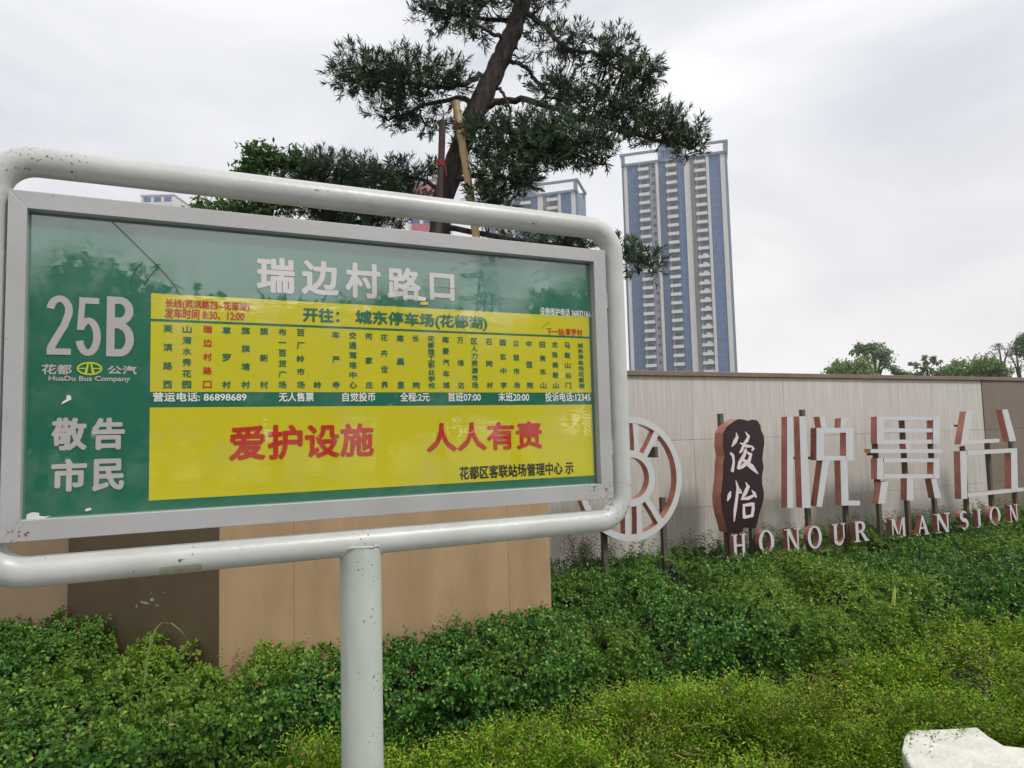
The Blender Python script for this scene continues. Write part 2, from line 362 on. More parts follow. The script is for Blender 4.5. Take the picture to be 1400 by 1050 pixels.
# aluminium frame: four mitred profiles
fo = (-.031, 1.307, .034, -.633); fi = (0., 1.27, 0., -.594); y0, y1 = YO, YO+.032
def rail(o4, i4, name='frame_rail'):
    mb = MB(); oa, ob = o4; ia, ib = i4
    ch = .0
    v = []
    for y in (y0, y1):
        for (a, z) in (oa, ob, ib, ia): v.append((sx(a), y, sz(z)))
    mb.add(v, [(3, 2, 1, 0), (4, 5, 6, 7), (0, 1, 5, 4), (1, 2, 6, 5), (2, 3, 7, 6), (3, 0, 4, 7)])
    o = mb.build(name, m_alu, sign, bevel=.0009); return o
O = [(fo[0], fo[2]), (fo[1], fo[2]), (fo[1], fo[3]), (fo[0], fo[3])]; I = [(fi[0], fi[2]), (fi[1], fi[2]), (fi[1], fi[3]), (fi[0], fi[3])]
mask_spots(m_alu, [(sx(1.285), YO, sz(-.613), .06), (sx(1.25), YO, sz(-.61), .05), (sx(-.0), YO, sz(-.62), .04)], (.16, .06, .03), 170)
rails = [rail((O[k], O[(k+1) % 4]), (I[k], I[(k+1) % 4])) for k in range(4)]
for x_, z_ in ((xl+.03, sz(-.1)), (xr-.03, sz(-.1)), (xl+.03, sz(-.5)), (xr-.03, sz(-.5))):
    MB().box(x_-.012, x_+.012, -.0, .02, z_-.02, z_+.02).build('bracket', m_alu, sign)
MB().box(sx(-.02), sx(1.29), YO+.0345, YO+.038, sz(-.62), sz(.02)).build('back_plate', m_alu, sign)
# printed sheets behind glossy film
def gloss(name, col, bump=.0004, rough=.35):
    M = mat(name, col, rough, coat=1, coat_ior=2.6, var=.07, vscale=3)
    nt = M.node_tree; b = nt.nodes['Principled BSDF']
    tc = nt.nodes.new('ShaderNodeTexCoord'); mp = nt.nodes.new('ShaderNodeMapping'); nt.links.new(tc.outputs['Object'], mp.inputs[0])
    mp.inputs['Scale'].default_value = (1, 1, 4.5); mp.inputs['Rotation'].default_value = (0, R(8), 0)
    n1 = nt.nodes.new('ShaderNodeTexNoise'); n1.inputs['Scale'].default_value = 5.5; n1.inputs['Detail'].default_value = 3.5; n1.inputs['Distortion'].default_value = .8
    nt.links.new(mp.outputs[0], n1.inputs['Vector'])
    bp = nt.nodes.new('ShaderNodeBump'); bp.inputs['Strength'].default_value = .2; bp.inputs['Distance'].default_value = bump
    nt.links.new(n1.outputs[0], bp.inputs['Height'])
    gm = nt.nodes.new('ShaderNodeTexNoise'); gm.inputs['Scale'].default_value = 9; gm.inputs['Detail'].default_value = 9; gm.inputs['Roughness'].default_value = .7; nt.links.new(tc.outputs['Object'], gm.inputs['Vector'])
    gr = nt.nodes.new('ShaderNodeMapRange'); gr.inputs['From Min'].default_value = .45; gr.inputs['From Max'].default_value = .72; gr.inputs['To Min'].default_value = .02; gr.inputs['To Max'].default_value = .22
    nt.links.new(gm.outputs[0], gr.inputs[0]); nt.links.new(gr.outputs[0], b.inputs['Coat Roughness'])
    dm = nt.nodes.new('ShaderNodeMix'); dm.data_type = 'RGBA'; dm.inputs[7].default_value = (.30, .31, .27, 1)      # thin dust film in patches
    dr_ = nt.nodes.new('ShaderNodeMapRange'); dr_.inputs['From Min'].default_value = .5; dr_.inputs['From Max'].default_value = .8; dr_.inputs['To Max'].default_value = .22
    nt.links.new(gm.outputs[0], dr_.inputs[0]); nt.links.new(dr_.outputs[0], dm.inputs[0]); nt.links.new(b.inputs['Base Color'].links[0].from_socket, dm.inputs[6]); nt.links.new(dm.outputs[2], b.inputs['Base Color']); nt.links.new(bp.outputs[0], b.inputs['Coat Normal']); nt.links.new(bp.outputs[0], b.inputs['Normal'])
    return M
g_green = gloss('green print', (.009, .135, .08)); g_yel = gloss('yellow print', (.59, .53, .010), .0012); g_white = gloss('white print', (.48, .45, .44))
g_paper = gloss('bright white print', (.85, .86, .84)); g_red = gloss('red print', (.50, .025, .015)); g_black = gloss('black print', (.012, .02, .012)); g_logo = gloss('logo yellow print', (.55, .62, .02))
YP = YO+.022
board = MB().box(sx(-.01), sx(1.28), YP, YP+.012, sz(-.60), sz(.008)).build('green_panel', g_green, sign)
def hitS(px, py):                                          # pixel -> sign x, z on the print
    a, z = SGN.hit(px, py, .022); return a-PX, ZB+z
def flat(name, poly, m_, layer, parent=board):
    y = YP-.0004*layer; mb = MB(); n = len(poly)
    a = sum(poly[i][0]*poly[(i+1) % n][1]-poly[(i+1) % n][0]*poly[i][1] for i in range(n))
    if a < 0: poly = poly[::-1]
    mb.add([(p[0], y, p[1]) for p in poly], [tuple(range(n))]); return mb.build(name, m_, parent)
xa, xb = sx(.212), sx(1.262)
Zt = sz(-.148); Zm0, Zm1 = sz(-.352), sz(-.384); Zb_ = sz(-.572)
flat('yellow_timetable_field', [(xa, Zm0), (xb, Zm0), (xb, Zt), (xa, Zt)], g_yel, 1)
flat('yellow_notice_field', [(xa, Zb_), (xb, Zb_), (xb, Zm1), (xa, Zm1)], g_yel, 1)
Zl = sz(-.2035); flat('rule_line', [(xa, Zl-.0025), (xb, Zl-.0025), (xb, Zl+.0025), (xa, Zl+.0025)], g_green, 2)

_glyph = {}
def glyph_mesh(s):
    """flat outline of one line of text as (verts Nx2, faces), from Blender's built-in typeface"""
    if s in _glyph: return _glyph[s]
    c = bpy.data.curves.new('t', 'FONT'); c.body = s; c.size = 1; c.resolution_u = 3
    o = bpy.data.objects.new('t', c); COL.objects.link(o)
    me = bpy.data.meshes.new_from_object(o.evaluated_get(bpy.context.evaluated_depsgraph_get()))
    v = np.zeros(len(me.vertices)*3); me.vertices.foreach_get('co', v); v = v.reshape(-1, 3)[:, :2]
    f = [tuple(p.vertices) for p in me.polygons]
    bpy.data.objects.remove(o); bpy.data.curves.remove(c); bpy.data.meshes.remove(me)
    _glyph[s] = (v, f); return v, f
def lettering(name, s, x0, x1, z0, z1, m_, bold=0., parent=board, layer=3, yface=None, fit_ink=True):
    """text stretched to the box x0..x1, z0..z1; bold = stroke gain in metres"""
    v, f = glyph_mesh(s); lo = v.min(0); hi = v.max(0); b = bold
    P = np.stack([x0+b+(v[:, 0]-lo[0])/(hi[0]-lo[0])*(x1-x0-2*b), z0+b+(v[:, 1]-lo[1])/(hi[1]-lo[1])*(z1-z0-2*b)], 1)
    mb = MB(); k = 10 if b > .0012 else (5 if b > 0 else 1)
    for j in range(k):
        dx, dz = (b*math.cos(2*math.pi*j/k), b*math.sin(2*math.pi*j/k)) if b else (0, 0)
        y = (YP-.0004*layer if yface is None else yface)-.00004*j
        mb.add([(p[0]+dx, y, p[1]+dz) for p in P], f)
    return mb.build(name, m_, parent)
def boxpx(x0, y0, x1, y1):
    """lettering box from its corners in the photo (left-bottom to right-top averaged)"""
    ym0, ym1 = y0, y1
    a, _ = hitS(x0, (y0+y1)/2); b, _ = hitS(x1, (y0+y1)/2); xm = (x0+x1)/2
    _, t = hitS(xm, y0); _, u_ = hitS(xm, y1); return a, b, u_, t
# station title, one character at a time
for ch, (x0, x1, y0, y1) in zip('瑞边村路口', ((351, 403, 352, 401), (412, 463, 357, 404), (472, 520, 360, 408), (529, 575, 366, 411), (587, 621, 374, 411))):
    a, b, c, d = boxpx(x0, y0, x1, y1); lettering('station_title', ch, a, b, c, d, g_white, .0028)
a, b, c, d = boxpx(64, 404, 183, 487)
# 25B drawn as tall heavy figures
def ribbon(pts, wd):
    P = [np.array(p, float) for p in pts]; Lp = []; Rp = []
    for i in range(len(P)):
        t = P[min(i+1, len(P)-1)]-P[max(i-1, 0)]; t /= np.linalg.norm(t); q = np.array([-t[1], t[0]])
        w_ = wd[i] if hasattr(wd, '__len__') else wd
        Lp.append(P[i]+q*w_/2); Rp.append(P[i]-q*w_/2)
    return Lp, Rp
def arcp(cx, cy, rx, ry, a0, a1, n=10): return [(cx+rx*math.cos(R(a0+(a1-a0)*i/n)), cy+ry*math.sin(R(a0+(a1-a0)*i/n))) for i in range(n+1)]
def stroke_figs():
    figs = {}
    figs['2'] = [[*arcp(.5, 1.32, .36, .5, 175, -20, 14), (.62, .75), (.3, .42), (.14, .12)]], [(.02, 0, .98, .24)]
    figs['5'] = [[*arcp(.5, .62, .36, .5, 130, -170, 18)]], [(.08, .72, .34, 2.0-.16), (.08, 1.6+.02, .94, 1.84)]
    return figs
def numeral(ch, x0, x1, z0, z1):
    mb = MB(); y = YP-.0004*3
    W_, H_ = x1-x0, z1-z0
    def add(poly, j=0):
        mb.add([(x0+p[0]*W_, y-.00005*j, z0+p[1]*H_) for p in poly], [tuple(range(len(poly)))])
    def rib(pts, w_, j=0):
        wn = [(math.hypot(1, 0))*w_]*len(pts)
        P = [(p[0]*W_, p[1]*H_) for p in pts]; Lp, Rp = ribbon(P, w_)
        for i in range(len(P)-1):
            q = [Rp[i], Rp[i+1], Lp[i+1], Lp[i]]; mb.add([(x0+p[0], y-.00005*j, z0+p[1]) for p in q], [(0, 1, 2, 3)])
    t = .31*W_; tx = .26; tz = t/H_
    if ch == '2':
        rib([*arcp(.5, .745, .37, .255-tz/2+.0, 172, -25, 16), (.70, .50), (.42, .30), (.155, .10)], t)
        add([(.02, 0), (.98, 0), (.98, tz*.95), (.02, tz*.95)], 2)
        add([(.02, tz*.9), (.30, tz*.9), (.30, tz*1.0), (.02, tz*1.0)], 3)
    if ch == '5':
        add([(.11, 1-tz*.95), (.93, 1-tz*.95), (.93, 1), (.11, 1)], 1)
        add([(.11, 1-tz*.9), (.36, 1-tz*.9), (.30, .44), (.04, .44)], 2)
        rib(arcp(.5, .33, .365, .33-tz/2, 150, -165, 20), t)
    if ch == 'B':
        add([(.02, 0), (.32, 0), (.32, 1), (.02, 1)], 1)
        rib([(.3, 1-tz/2), (.5, 1-tz/2), *arcp(.5, .765, .35, .235-tz/2, 90, -90, 12), (.3, .53+tz/2-.0)], t, 2)
        rib([(.3, .53-tz/2+.06), (.52, .53-tz/2+.06), *arcp(.52, .285, .36, .285-tz/2, 80, -90, 14), (.3, tz/2)], t, 3)
    mb.build('route_number', g_white, board)
for ch, (x0, x1, y0, y1) in zip('25B', ((64, 98.5, 404, 485), (104, 137.5, 407, 487), (145, 182, 406, 487.5))):
    a, b, c, d = boxpx(x0, y0, x1, y1); numeral(ch, a, b, c, d)
T = lambda name, s, x0, y0, x1, y1, m_, bold=.0: lettering(name, s, *boxpx(x0, y0, x1, y1), m_, bold)
T('company_name', '花都', 57, 498, 98.5, 512, g_white, .0007); T('company_name', '公汽', 147, 500, 187, 512, g_white, .0007)
T('company_name', 'HuaDu Bus Company', 66.5, 514, 178, 523, g_white, .0004)
T('notice_heading', '敬', 70, 571, 119, 616, g_white, .0024); T('notice_heading', '告', 125, 571, 171, 615, g_white, .0024)
T('notice_heading', '市', 70, 627, 119, 672, g_white, .0024); T('notice_heading', '民', 126, 627, 170, 671, g_white, .0024)
# round company mark: ellipse ring with three bars
x0, x1, z0, z1 = boxpx(105, 495, 140, 513); cx, cz, rx, rz = (x0+x1)/2, (z0+z1)/2, (x1-x0)/2, (z1-z0)/2
lg = MB(); y = YP-.0012
for i in range(36):
    a, b = 2*math.pi*i/36, 2*math.pi*(i+1)/36; k = .86
    lg.add([(cx+rx*math.cos(a), y, cz+rz*math.sin(a)), (cx+rx*math.cos(b), y, cz+rz*math.sin(b)), (cx+rx*k*math.cos(b), y, cz+rz*.76*math.sin(b)), (cx+rx*k*math.cos(a), y, cz+rz*.76*math.sin(a))], [(0, 1, 2, 3)])
for s in (-1, 1):
    lg.add([(cx+s*rx*.05, y-.0001, cz+rz*.86), (cx+s*rx*.17, y-.0001, cz+rz*.8), (cx+s*rx*.42, y-.0001, cz-rz*.8), (cx+s*rx*.20, y-.0001, cz-rz*.86)], [(0, 1, 2, 3)])
    lg.add([(cx+s*rx*.2, y-.0002, cz+rz*.08), (cx+s*rx*.9, y-.0002, cz+rz*.08), (cx+s*rx*.9, y-.0002, cz-rz*.06), (cx+s*rx*.2, y-.0002, cz-rz*.06)], [(0, 1, 2, 3)])
lg.build('company_mark', g_logo, board)
T('route_note', '长线(芙滨路西--花都湖)', 226, 411, 341, 424, g_red, .0005)
T('route_note', '发车时间 8:30、12:00', 225, 423, 334, 437, g_red, .0005)
T('destination_line', '开往：', 414, 421, 464, 441, g_green, .0012)
T('destination_line', '城东停车场(花都湖)', 486, 428, 666, 449, g_green, .0013)
T('phone_note', '设施维护电话 36832166', 738, 422, 807, 433, g_paper, .00025)
T('next_stop_note', '下一站:草罗村', 747, 449, 796, 459, g_red, .0004)
for s, x0, x1 in (('营运电话: 86898689', 209, 337), ('无人售票', 381, 429), ('自觉投币', 468, 513), ('全程:2元', 547, 587), ('首班07:00', 612, 657), ('末班20:00', 681, 723), ('投诉电话:12345', 745, 807)):
    T('service_note', s, x0, 536.5, x1, 549, g_paper, .0004)
T('slogan', '爱护设施', 313, 580, 511, 627, g_red, .0023); T('slogan', '人人有责', 583, 577, 741, 616, g_red, .0023)
T('issuer_line', '花都区客联站场管理中心 示', 628, 634, 784, 652, g_black, .0008)
stops = [(230, '芙滨路西', 448), (256, '山清水秀花园', 449), (284, '瑞边村路口', 449), (310, '草罗村', 451), (336, '旗旗塘村', 451), (361, '旗新村', 452), (386, '布一百货广场', 453), (411, '百厂岭市场', 454),
         (434, '    岭', 456), (459, '车严寺', 457), (482, '交通驾培中心', 458), (504, '何家庄', 459), (525, '花卉世界', 461), (547, '南昌里', 462), (568, '长岗', 462), (589, '花都理工职业学校', 463),
         (609, '南菱汽车城', 464), (629, '万信达', 465), (648, '区人力资源市场', 466), (668, '石岗村', 467), (687, '圆玄中学', 468), (705, '公益市场', 469), (723, '中医院', 470), (741, '田美东山', 471), (758, '龙珠美鞍山', 471), (775, '马鞍山仙门', 472), (793, '城东停车场花都湖', 473)]
for (x, s, ytop) in stops:
    red = s.startswith('瑞边'); n = len(s); xc, ztop = hitS(x, ytop-4); _, zbot = hitS(x, 531)
    gh = min(.0160, (ztop-zbot)/n*.88); wd = .0172
    for i, ch in enumerate(s):
        if ch == ' ': continue
        zc = ztop-gh/2-(ztop-zbot-gh)*(i/(n-1)); 
        hh = gh*(.16 if ch == '一' else 1)
        lettering('stop_name', ch, xc-wd/2, xc+wd/2, zc-hh/2, zc+hh/2, g_red if red else g_green, .00045)
# scratches, torn corners, tape
m_scr = mat('dark scratch', (.02, .03, .025), .5); m_peel = mat('torn white print', (.6, .58, .55), .6)
def scratch(pts, r=.0007):
    MB().tube([(hitS(*p)[0], YP-.0022, hitS(*p)[1]) for p in pts], r, 5).build('scratch', m_scr, board)
scratch([(153, 303), (176, 325), (198, 347), (215, 363), (232, 382), (246, 402)]); scratch([(217, 364), (205, 378), (196, 392)], .0005); scratch([(195, 359), (187, 366), (181, 377)], .0005)
scratch([(622, 395), (600, 392)], .0003); scratch([(752, 440), (745, 444), (740, 450)], .0004)
def patch(pts, m_=m_peel, layer=7, name='torn_patch'):
    flat(name, [hitS(*p) for p in pts], m_, layer)
patch([(92, 540), (97, 541), (98, 546), (91, 550), (84, 553), (86, 549), (91, 546)])
patch([(118, 695), (125, 694), (125, 697), (119, 699), (116, 698)]); patch([(37, 703), (45, 700), (54, 701), (54, 705), (62, 706), (70, 705), (60, 709), (45, 711), (36, 710)])
patch([(570, 405), (582, 407), (581, 412), (571, 411)]); patch([(574, 413), (585, 413), (585, 417), (574, 417)], g_yel, 6, 'torn_patch')
m_tape = mat('grimy tape', (.40, .40, .32), .6, var=.3, vscale=60)
mb = MB(); ta, tb = SGN.hit(218, 775)[0]-PX, SGN.hit(276, 768)[0]-PX
for i in range(8):
    a0, a1 = R(200+i*9), R(209+i*9); rr = r_+.0008
    mb.add([(ta, .012+rr*math.cos(a0)*1, zb-rr*math.sin(a0)*-1), (tb, .012+rr*math.cos(a0), zb+rr*math.sin(a0)), (tb, .012+rr*math.cos(a1), zb+rr*math.sin(a1)), (ta, .012+rr*math.cos(a1), zb+rr*math.sin(a1))], [(0, 1, 2, 3)])
mb.build('tape_strip', m_tape, sign)

# ================================================================== MANSION SIGN: emblem, board, characters, letters
FM = [m_face, m_copper]
def lp(px, py): return LT.hit(px, py)
def posts(root, items, ox):
    for (px, ytop) in items:
        a, zt_ = LT.hit(px, ytop, .09); MB().box(a-ox-.022, a-ox+.022, .075, .115, -.35, zt_).build('support_post', m_steelg, root, bevel=.002)
# emblem
cxE, czE, RE = -1.145, .756, .512
em = empty('round_emblem', LT.pt(cxE, 0, 0), LT.t, 'large round openwork emblem with inner ring and splayed spokes, left of the dark board', 'emblem')
def ring_mb(mb, r0, r1, y0, y1, n=64):
    for i in range(n):
        a, b = 2*math.pi*i/n, 2*math.pi*(i+1)/n
        q = lambda r, t, y: (r*math.cos(t), y, czE+r*math.sin(t))
        mb.add([q(r0, a, y0), q(r1, a, y0), q(r1, b, y0), q(r0, b, y0)], [(0, 1, 2, 3)], 0)
        mb.add([q(r0, a, y1), q(r1, a, y1), q(r1, b, y1), q(r0, b, y1)], [(3, 2, 1, 0)], 1)
        mb.add([q(r1, a, y0), q(r1, a, y1), q(r1, b, y1), q(r1, b, y0)], [(0, 1, 2, 3)], 1)
        mb.add([q(r0, a, y0), q(r0, b, y0), q(r0, b, y1), q(r0, a, y1)], [(0, 1, 2, 3)], 1)
mb = MB(); ring_mb(mb, .458, RE, 0, .075); mb.build('outer_ring', FM, em)
mb = MB(); ring_mb(mb, .172, .232, 0, .075, 48); mb.build('inner_ring', FM, em)
def spoke(ai, ao, wi, wo):
    pi_ = np.array([.216*math.cos(R(ai)), .216*math.sin(R(ai))]); po = np.array([.466*math.cos(R(ao)), .466*math.sin(R(ao))])
    t = (po-pi_)/np.linalg.norm(po-pi_); q = np.array([-t[1], t[0]])
    mid = (pi_+po)/2
    pl = [pi_-q*wi/2, mid-q*(wi+wo)/4.6, po-q*wo/2, po+q*wo/2, mid+q*(wi+wo)/4.6, pi_+q*wi/2]
    MB().prism([(float(p[0]), czE+float(p[1])) for p in pl], .002, .073, 0, 1).build('spoke', FM, em)
for sgn in (1, -1):
    for (ai, ao) in ((74, 83), (52, 54), (106, 97), (128, 126)):
        spoke(sgn*ai, sgn*ao, .05, .058)
posts(em, ((825, 700), (906, 680)), cxE)
MB().box(.28, .31, .05, .16, czE+.16, czE+.25).build('fixing_clip', m_steelg, em)

# dark board with two brush characters
bo = empty('dark_name_board', LT.pt(lp(1014, 650)[0], 0, 0), LT.t, 'upright dark maroon board with wavy edge and two pale brush characters', 'signboard')
bx = lp(1014, 650)[0]
zz = lambda X, Y: (970+X/4.565, 540+Y/4.565)
outl = [(86, 235), (110, 195), (150, 165), (180, 150), (205, 152), (240, 162), (270, 152), (300, 160), (318, 190), (322, 220), (340, 255), (343, 300), (335, 350), (330, 400), (338, 450), (328, 510), (330, 560), (340, 610), (338, 650), (325, 700), (312, 740), (300, 790), (290, 832), (255, 832), (215, 828), (205, 855), (160, 865), (115, 860), (100, 800), (82, 740), (72, 690), (70, 620), (78, 560), (84, 500), (85, 430), (92, 380), (82, 320)]
poly = [lp(*zz(*p)) for p in outl]; poly = [(p[0]-bx, p[1]) for p in poly]
MB().prism(poly, 0, .11, 0, 1).build('board', [m_maroon, m_copper], bo)
def brush(strokes, name='brush_character'):
    mb = MB()
    for j, (pts, ws) in enumerate(strokes):
        P = [lp(*zz(*p)) for p in pts]; P = [(p[0]-bx, p[1]) for p in P]
        Lp, Rp = ribbon(P, [w_*.00158 for w_ in ws])
        mb.prism([tuple(map(float, p)) for p in Lp]+[tuple(map(float, p)) for p in Rp[::-1]], -.004-.0004*j, -.0002)
    mb.build(name, m_pink, bo)
brush([([(165, 235), (172, 262), (158, 290), (138, 322)], (4, 20, 26, 6)), ([(128, 362), (145, 378), (150, 420), (140, 480)], (14, 20, 16, 22)),
       ([(222, 230), (242, 258), (232, 285), (205, 312)], (4, 22, 22, 6)), ([(190, 300), (225, 318), (262, 322)], (8, 20, 10)), ([(262, 318), (272, 335), (262, 350)], (6, 22, 6)),
       ([(208, 320), (200, 345), (186, 362)], (16, 18, 8)), ([(225, 335), (215, 375), (185, 425), (172, 462)], (14, 22, 22, 8)), ([(222, 352), (255, 372), (245, 410), (205, 445), (176, 462)], (8, 26, 24, 22, 10)),
       ([(196, 392), (225, 420), (262, 450), (300, 492)], (8, 24, 32, 6))])
brush([([(163, 535), (176, 580), (168, 650), (158, 720), (152, 790)], (6, 20, 20, 22, 6)), ([(132, 600), (122, 630), (110, 662)], (6, 26, 8)), ([(190, 585), (192, 615)], (6, 22)),
       ([(222, 545), (240, 570), (222, 610), (196, 655)], (4, 26, 26, 8)), ([(196, 650), (240, 645), (285, 622)], (8, 20, 10)), ([(262, 595), (278, 615), (290, 640)], (6, 22, 10)),
       ([(212, 680), (212, 730), (216, 770)], (14, 20, 22)), ([(205, 690), (240, 685), (268, 680)], (12, 18, 18)), ([(268, 672), (270, 710), (262, 760)], (20, 22, 18)), ([(214, 765), (240, 758), (268, 752)], (14, 16, 14))])
posts(bo, ((994, 720), (1028, 715)), bx)
MB().box(-.118, -.078, .1105, .15, 1.10, 1.285).build('fixing_clip', m_steelg, bo)

# three large characters: plate strokes with copper sides
z5 = lambda X, Y: (1160+X/5.25, 540+Y/5.25)
def character(label, cx_px, strokes, Z, pst, clips=()):
    ox = lp(cx_px, 640)[0]
    r = empty('plate_character', LT.pt(ox, 0, 0), LT.t, label, 'sign character', 'large plate characters of the mansion sign')
    for j, q in enumerate(strokes):
        P = [lp(*Z(*p)) for p in q]; P = [(p[0]-ox, p[1]) for p in P]
        y = (j % 4)*.0022
        MB().prism(P, y, .072+y, 0, 1).build('stroke', FM, r)
    posts(r, pst, ox)
    for (px, py) in clips:
        a, z_ = LT.hit(px, py, .08); MB().box(a-ox-.03, a-ox+.03, .075, .1, z_-.012, z_+.012).build('fixing_clip', m_steelg, r)
def rc(x0, y0, x1, y1): return [(x0, y0), (x1, y0), (x1, y1), (x0, y1)]
character('first large plate character, beside the dark board, two long uprights and a boxed right half', 1115,
    [rc(485, 135, 522, 705), [(562, 133), (600, 133), (634, 705), (580, 705)], [(688, 135), (722, 135), (735, 204), (700, 204)], [(824, 145), (868, 140), (850, 204), (822, 204)],
     rc(668, 205, 716, 408), rc(717, 205, 854, 235), rc(855, 205, 902, 408), rc(717, 380, 854, 408),
     [(705, 410), (748, 410), (702, 700), (668, 696)], [(818, 410), (862, 410), (870, 690), (826, 690)], rc(871, 660, 942, 690)], zz,
    ((1097, 560), (1153, 640)), ((1090, 626), (1110, 626)))
character('middle large plate character, ladder-like box of bars above three short legs', 1240,
    [rc(205, 155, 256, 350), rc(257, 155, 607, 182), rc(257, 240, 607, 268), rc(257, 321, 607, 350), rc(608, 155, 655, 350),
     rc(160, 388, 674, 416), [(412, 352), (440, 352), (446, 387), (418, 387)], rc(210, 455, 254, 605), rc(255, 455, 611, 482), rc(612, 455, 655, 598), rc(255, 568, 611, 598),
     [(240, 625), (292, 618), (266, 778), (218, 782)], rc(420, 599, 466, 757), [(595, 602), (632, 600), (668, 738), (622, 742)]], z5,
    ((1196, 600), (1233, 572), (1271, 585)), ((1190, 621),))
character('last large plate character at the right edge, open box below two splayed strokes', 1350,
    [[(845, 118), (892, 114), (852, 352), (806, 356)], [(853, 324), (1085, 314), (1085, 340), (853, 352)], [(1105, 105), (1145, 103), (1207, 328), (1160, 334)],
     [(805, 405), (852, 402), (858, 745), (815, 748)], [(853, 400), (1167, 384), (1167, 414), (853, 430)], [(1168, 384), (1212, 382), (1219, 684), (1172, 688)], [(859, 706), (1262, 664), (1262, 690), (859, 734)]], z5,
    ((1316, 610), (1350, 605), (1382, 600)), ((1309, 582),))

# small serif capitals standing in the hedge
def serif(ch):
    """polygons in a unit box (width, height 1): list of closed outlines"""
    t, h = .2, .085; s = .055
    def v(x, w_): return [(x-w_/2, 0), (x+w_/2, 0), (x+w_/2, 1), (x-w_/2, 1)]
    def sf(x, w_, z): return [(x-w_/2, z), (x+w_/2, z), (x+w_/2, z+s), (x-w_/2, z+s)]
    if ch == 'H': return .95, [v(.2, t*.9), v(.75, t*.9), [(.29, .47), (.66, .47), (.66, .47+h), (.29, .47+h)], sf(.2, .38, 0), sf(.2, .38, 1-s), sf(.75, .38, 0), sf(.75, .38, 1-s)]
    if ch == 'N': return .95, [v(.2, h), v(.78, h), [(.1, 1), (.32, 1), (.82, 0), (.66, 0)], sf(.2, .34, 0), sf(.17, .3, 1-s), sf(.78, .34, 1-s)]
    if ch == 'M': return 1.15, [v(.18, h), v(.95, t*.85), [(.1, 1), (.32, 1), (.62, .02), (.54, .02)], [(.86, 1), (.94, 1), (.62, 0), (.54, 0)], sf(.18, .3, 0), sf(.95, .34, 0), sf(.17, .28, 1-s), sf(.97, .28, 1-s)]
    if ch == 'A': return .95, [[(.14, 0), (.23, 0), (.52, .93), (.46, 1)], [(.42, 1), (.54, 1), (.88, 0), (.66, 0)], [(.26, .32), (.68, .32), (.66, .32+h), (.29, .32+h)], sf(.18, .3, 0), sf(.77, .36, 0)]
    if ch == 'I': return .5, [v(.25, t), sf(.25, .42, 0), sf(.25, .42, 1-s)]
    if ch == 'U': return .95, [[(.12, .3), (.3, .3), (.3, 1), (.12, 1)], [(.72, .3), (.8, .3), (.8, 1), (.72, 1)], sf(.21, .38, 1-s), sf(.76, .3, 1-s), ('rib', arcp(.46, .3, .25, .25, 180, 360, 12), [.18]*4+[.13]*5+[.09]*4)]
    if ch == 'R': return .95, [v(.22, t*.9), sf(.22, .38, 0), ('rib', [(.22, .96), (.45, .96), *arcp(.46, .735, .2, .22, 80, -80, 10), (.4, .5), (.22, .5)], [.08]*2+[.1, .12, .15, .17, .18, .18, .17, .15, .12, .1, .08]+[.08]*2), [(.42, .5), (.58, .5), (.93, 0), (.7, 0)], sf(.84, .24, 0)]
    if ch == 'O': return .98, [('ring', .49, .5, .43, .52, .25, .44)]
    if ch == 'S': return .72, [('rib', [*arcp(.36, .74, .22, .22, 30, 250, 12), *arcp(.36, .27, .23, .235, 70, -150, 12)], [.07, .08, .08, .08, .1, .12, .14, .16, .18, .19, .19, .19, .19, .19, .19, .19, .18, .17, .15, .13, .1, .08, .08, .08, .08, .07])]
mans = [('H', 1001, 1021, 729, 762), ('O', 1036, 1060, 723, 756), ('N', 1073, 1095, 722, 752), ('O', 1103, 1125, 719, 750), ('U', 1138, 1158, 716, 746), ('R', 1167, 1188, 713, 740),
        ('M', 1217, 1240, 709.5, 734.5), ('A', 1252, 1271, 706, 733), ('N', 1278, 1300, 703, 730), ('S', 1312, 1325, 700, 725), ('I', 1335, 1343, 697.5, 722), ('O', 1352, 1369, 693, 718), ('N', 1379, 1393, 690, 713)]
lab = ['serif capital H standing in the hedge below the dark board', 'serif capital O just right of the first H below the dark board', 'serif capital N between the two letters O left of the middle', 'serif capital O half sunk in leaves under the first plate character',
       'serif capital U half hidden in leaves right of the second O', 'serif capital R at the end of the first word, half hidden in leaves', 'serif capital M starting the second word under the middle character', 'serif capital A right of the M',
       'serif capital N between the A and the S', 'serif capital S, the only one', 'serif capital I between the S and the last O', 'serif capital O between the I and the last N', 'serif capital N ending the line at the right edge']
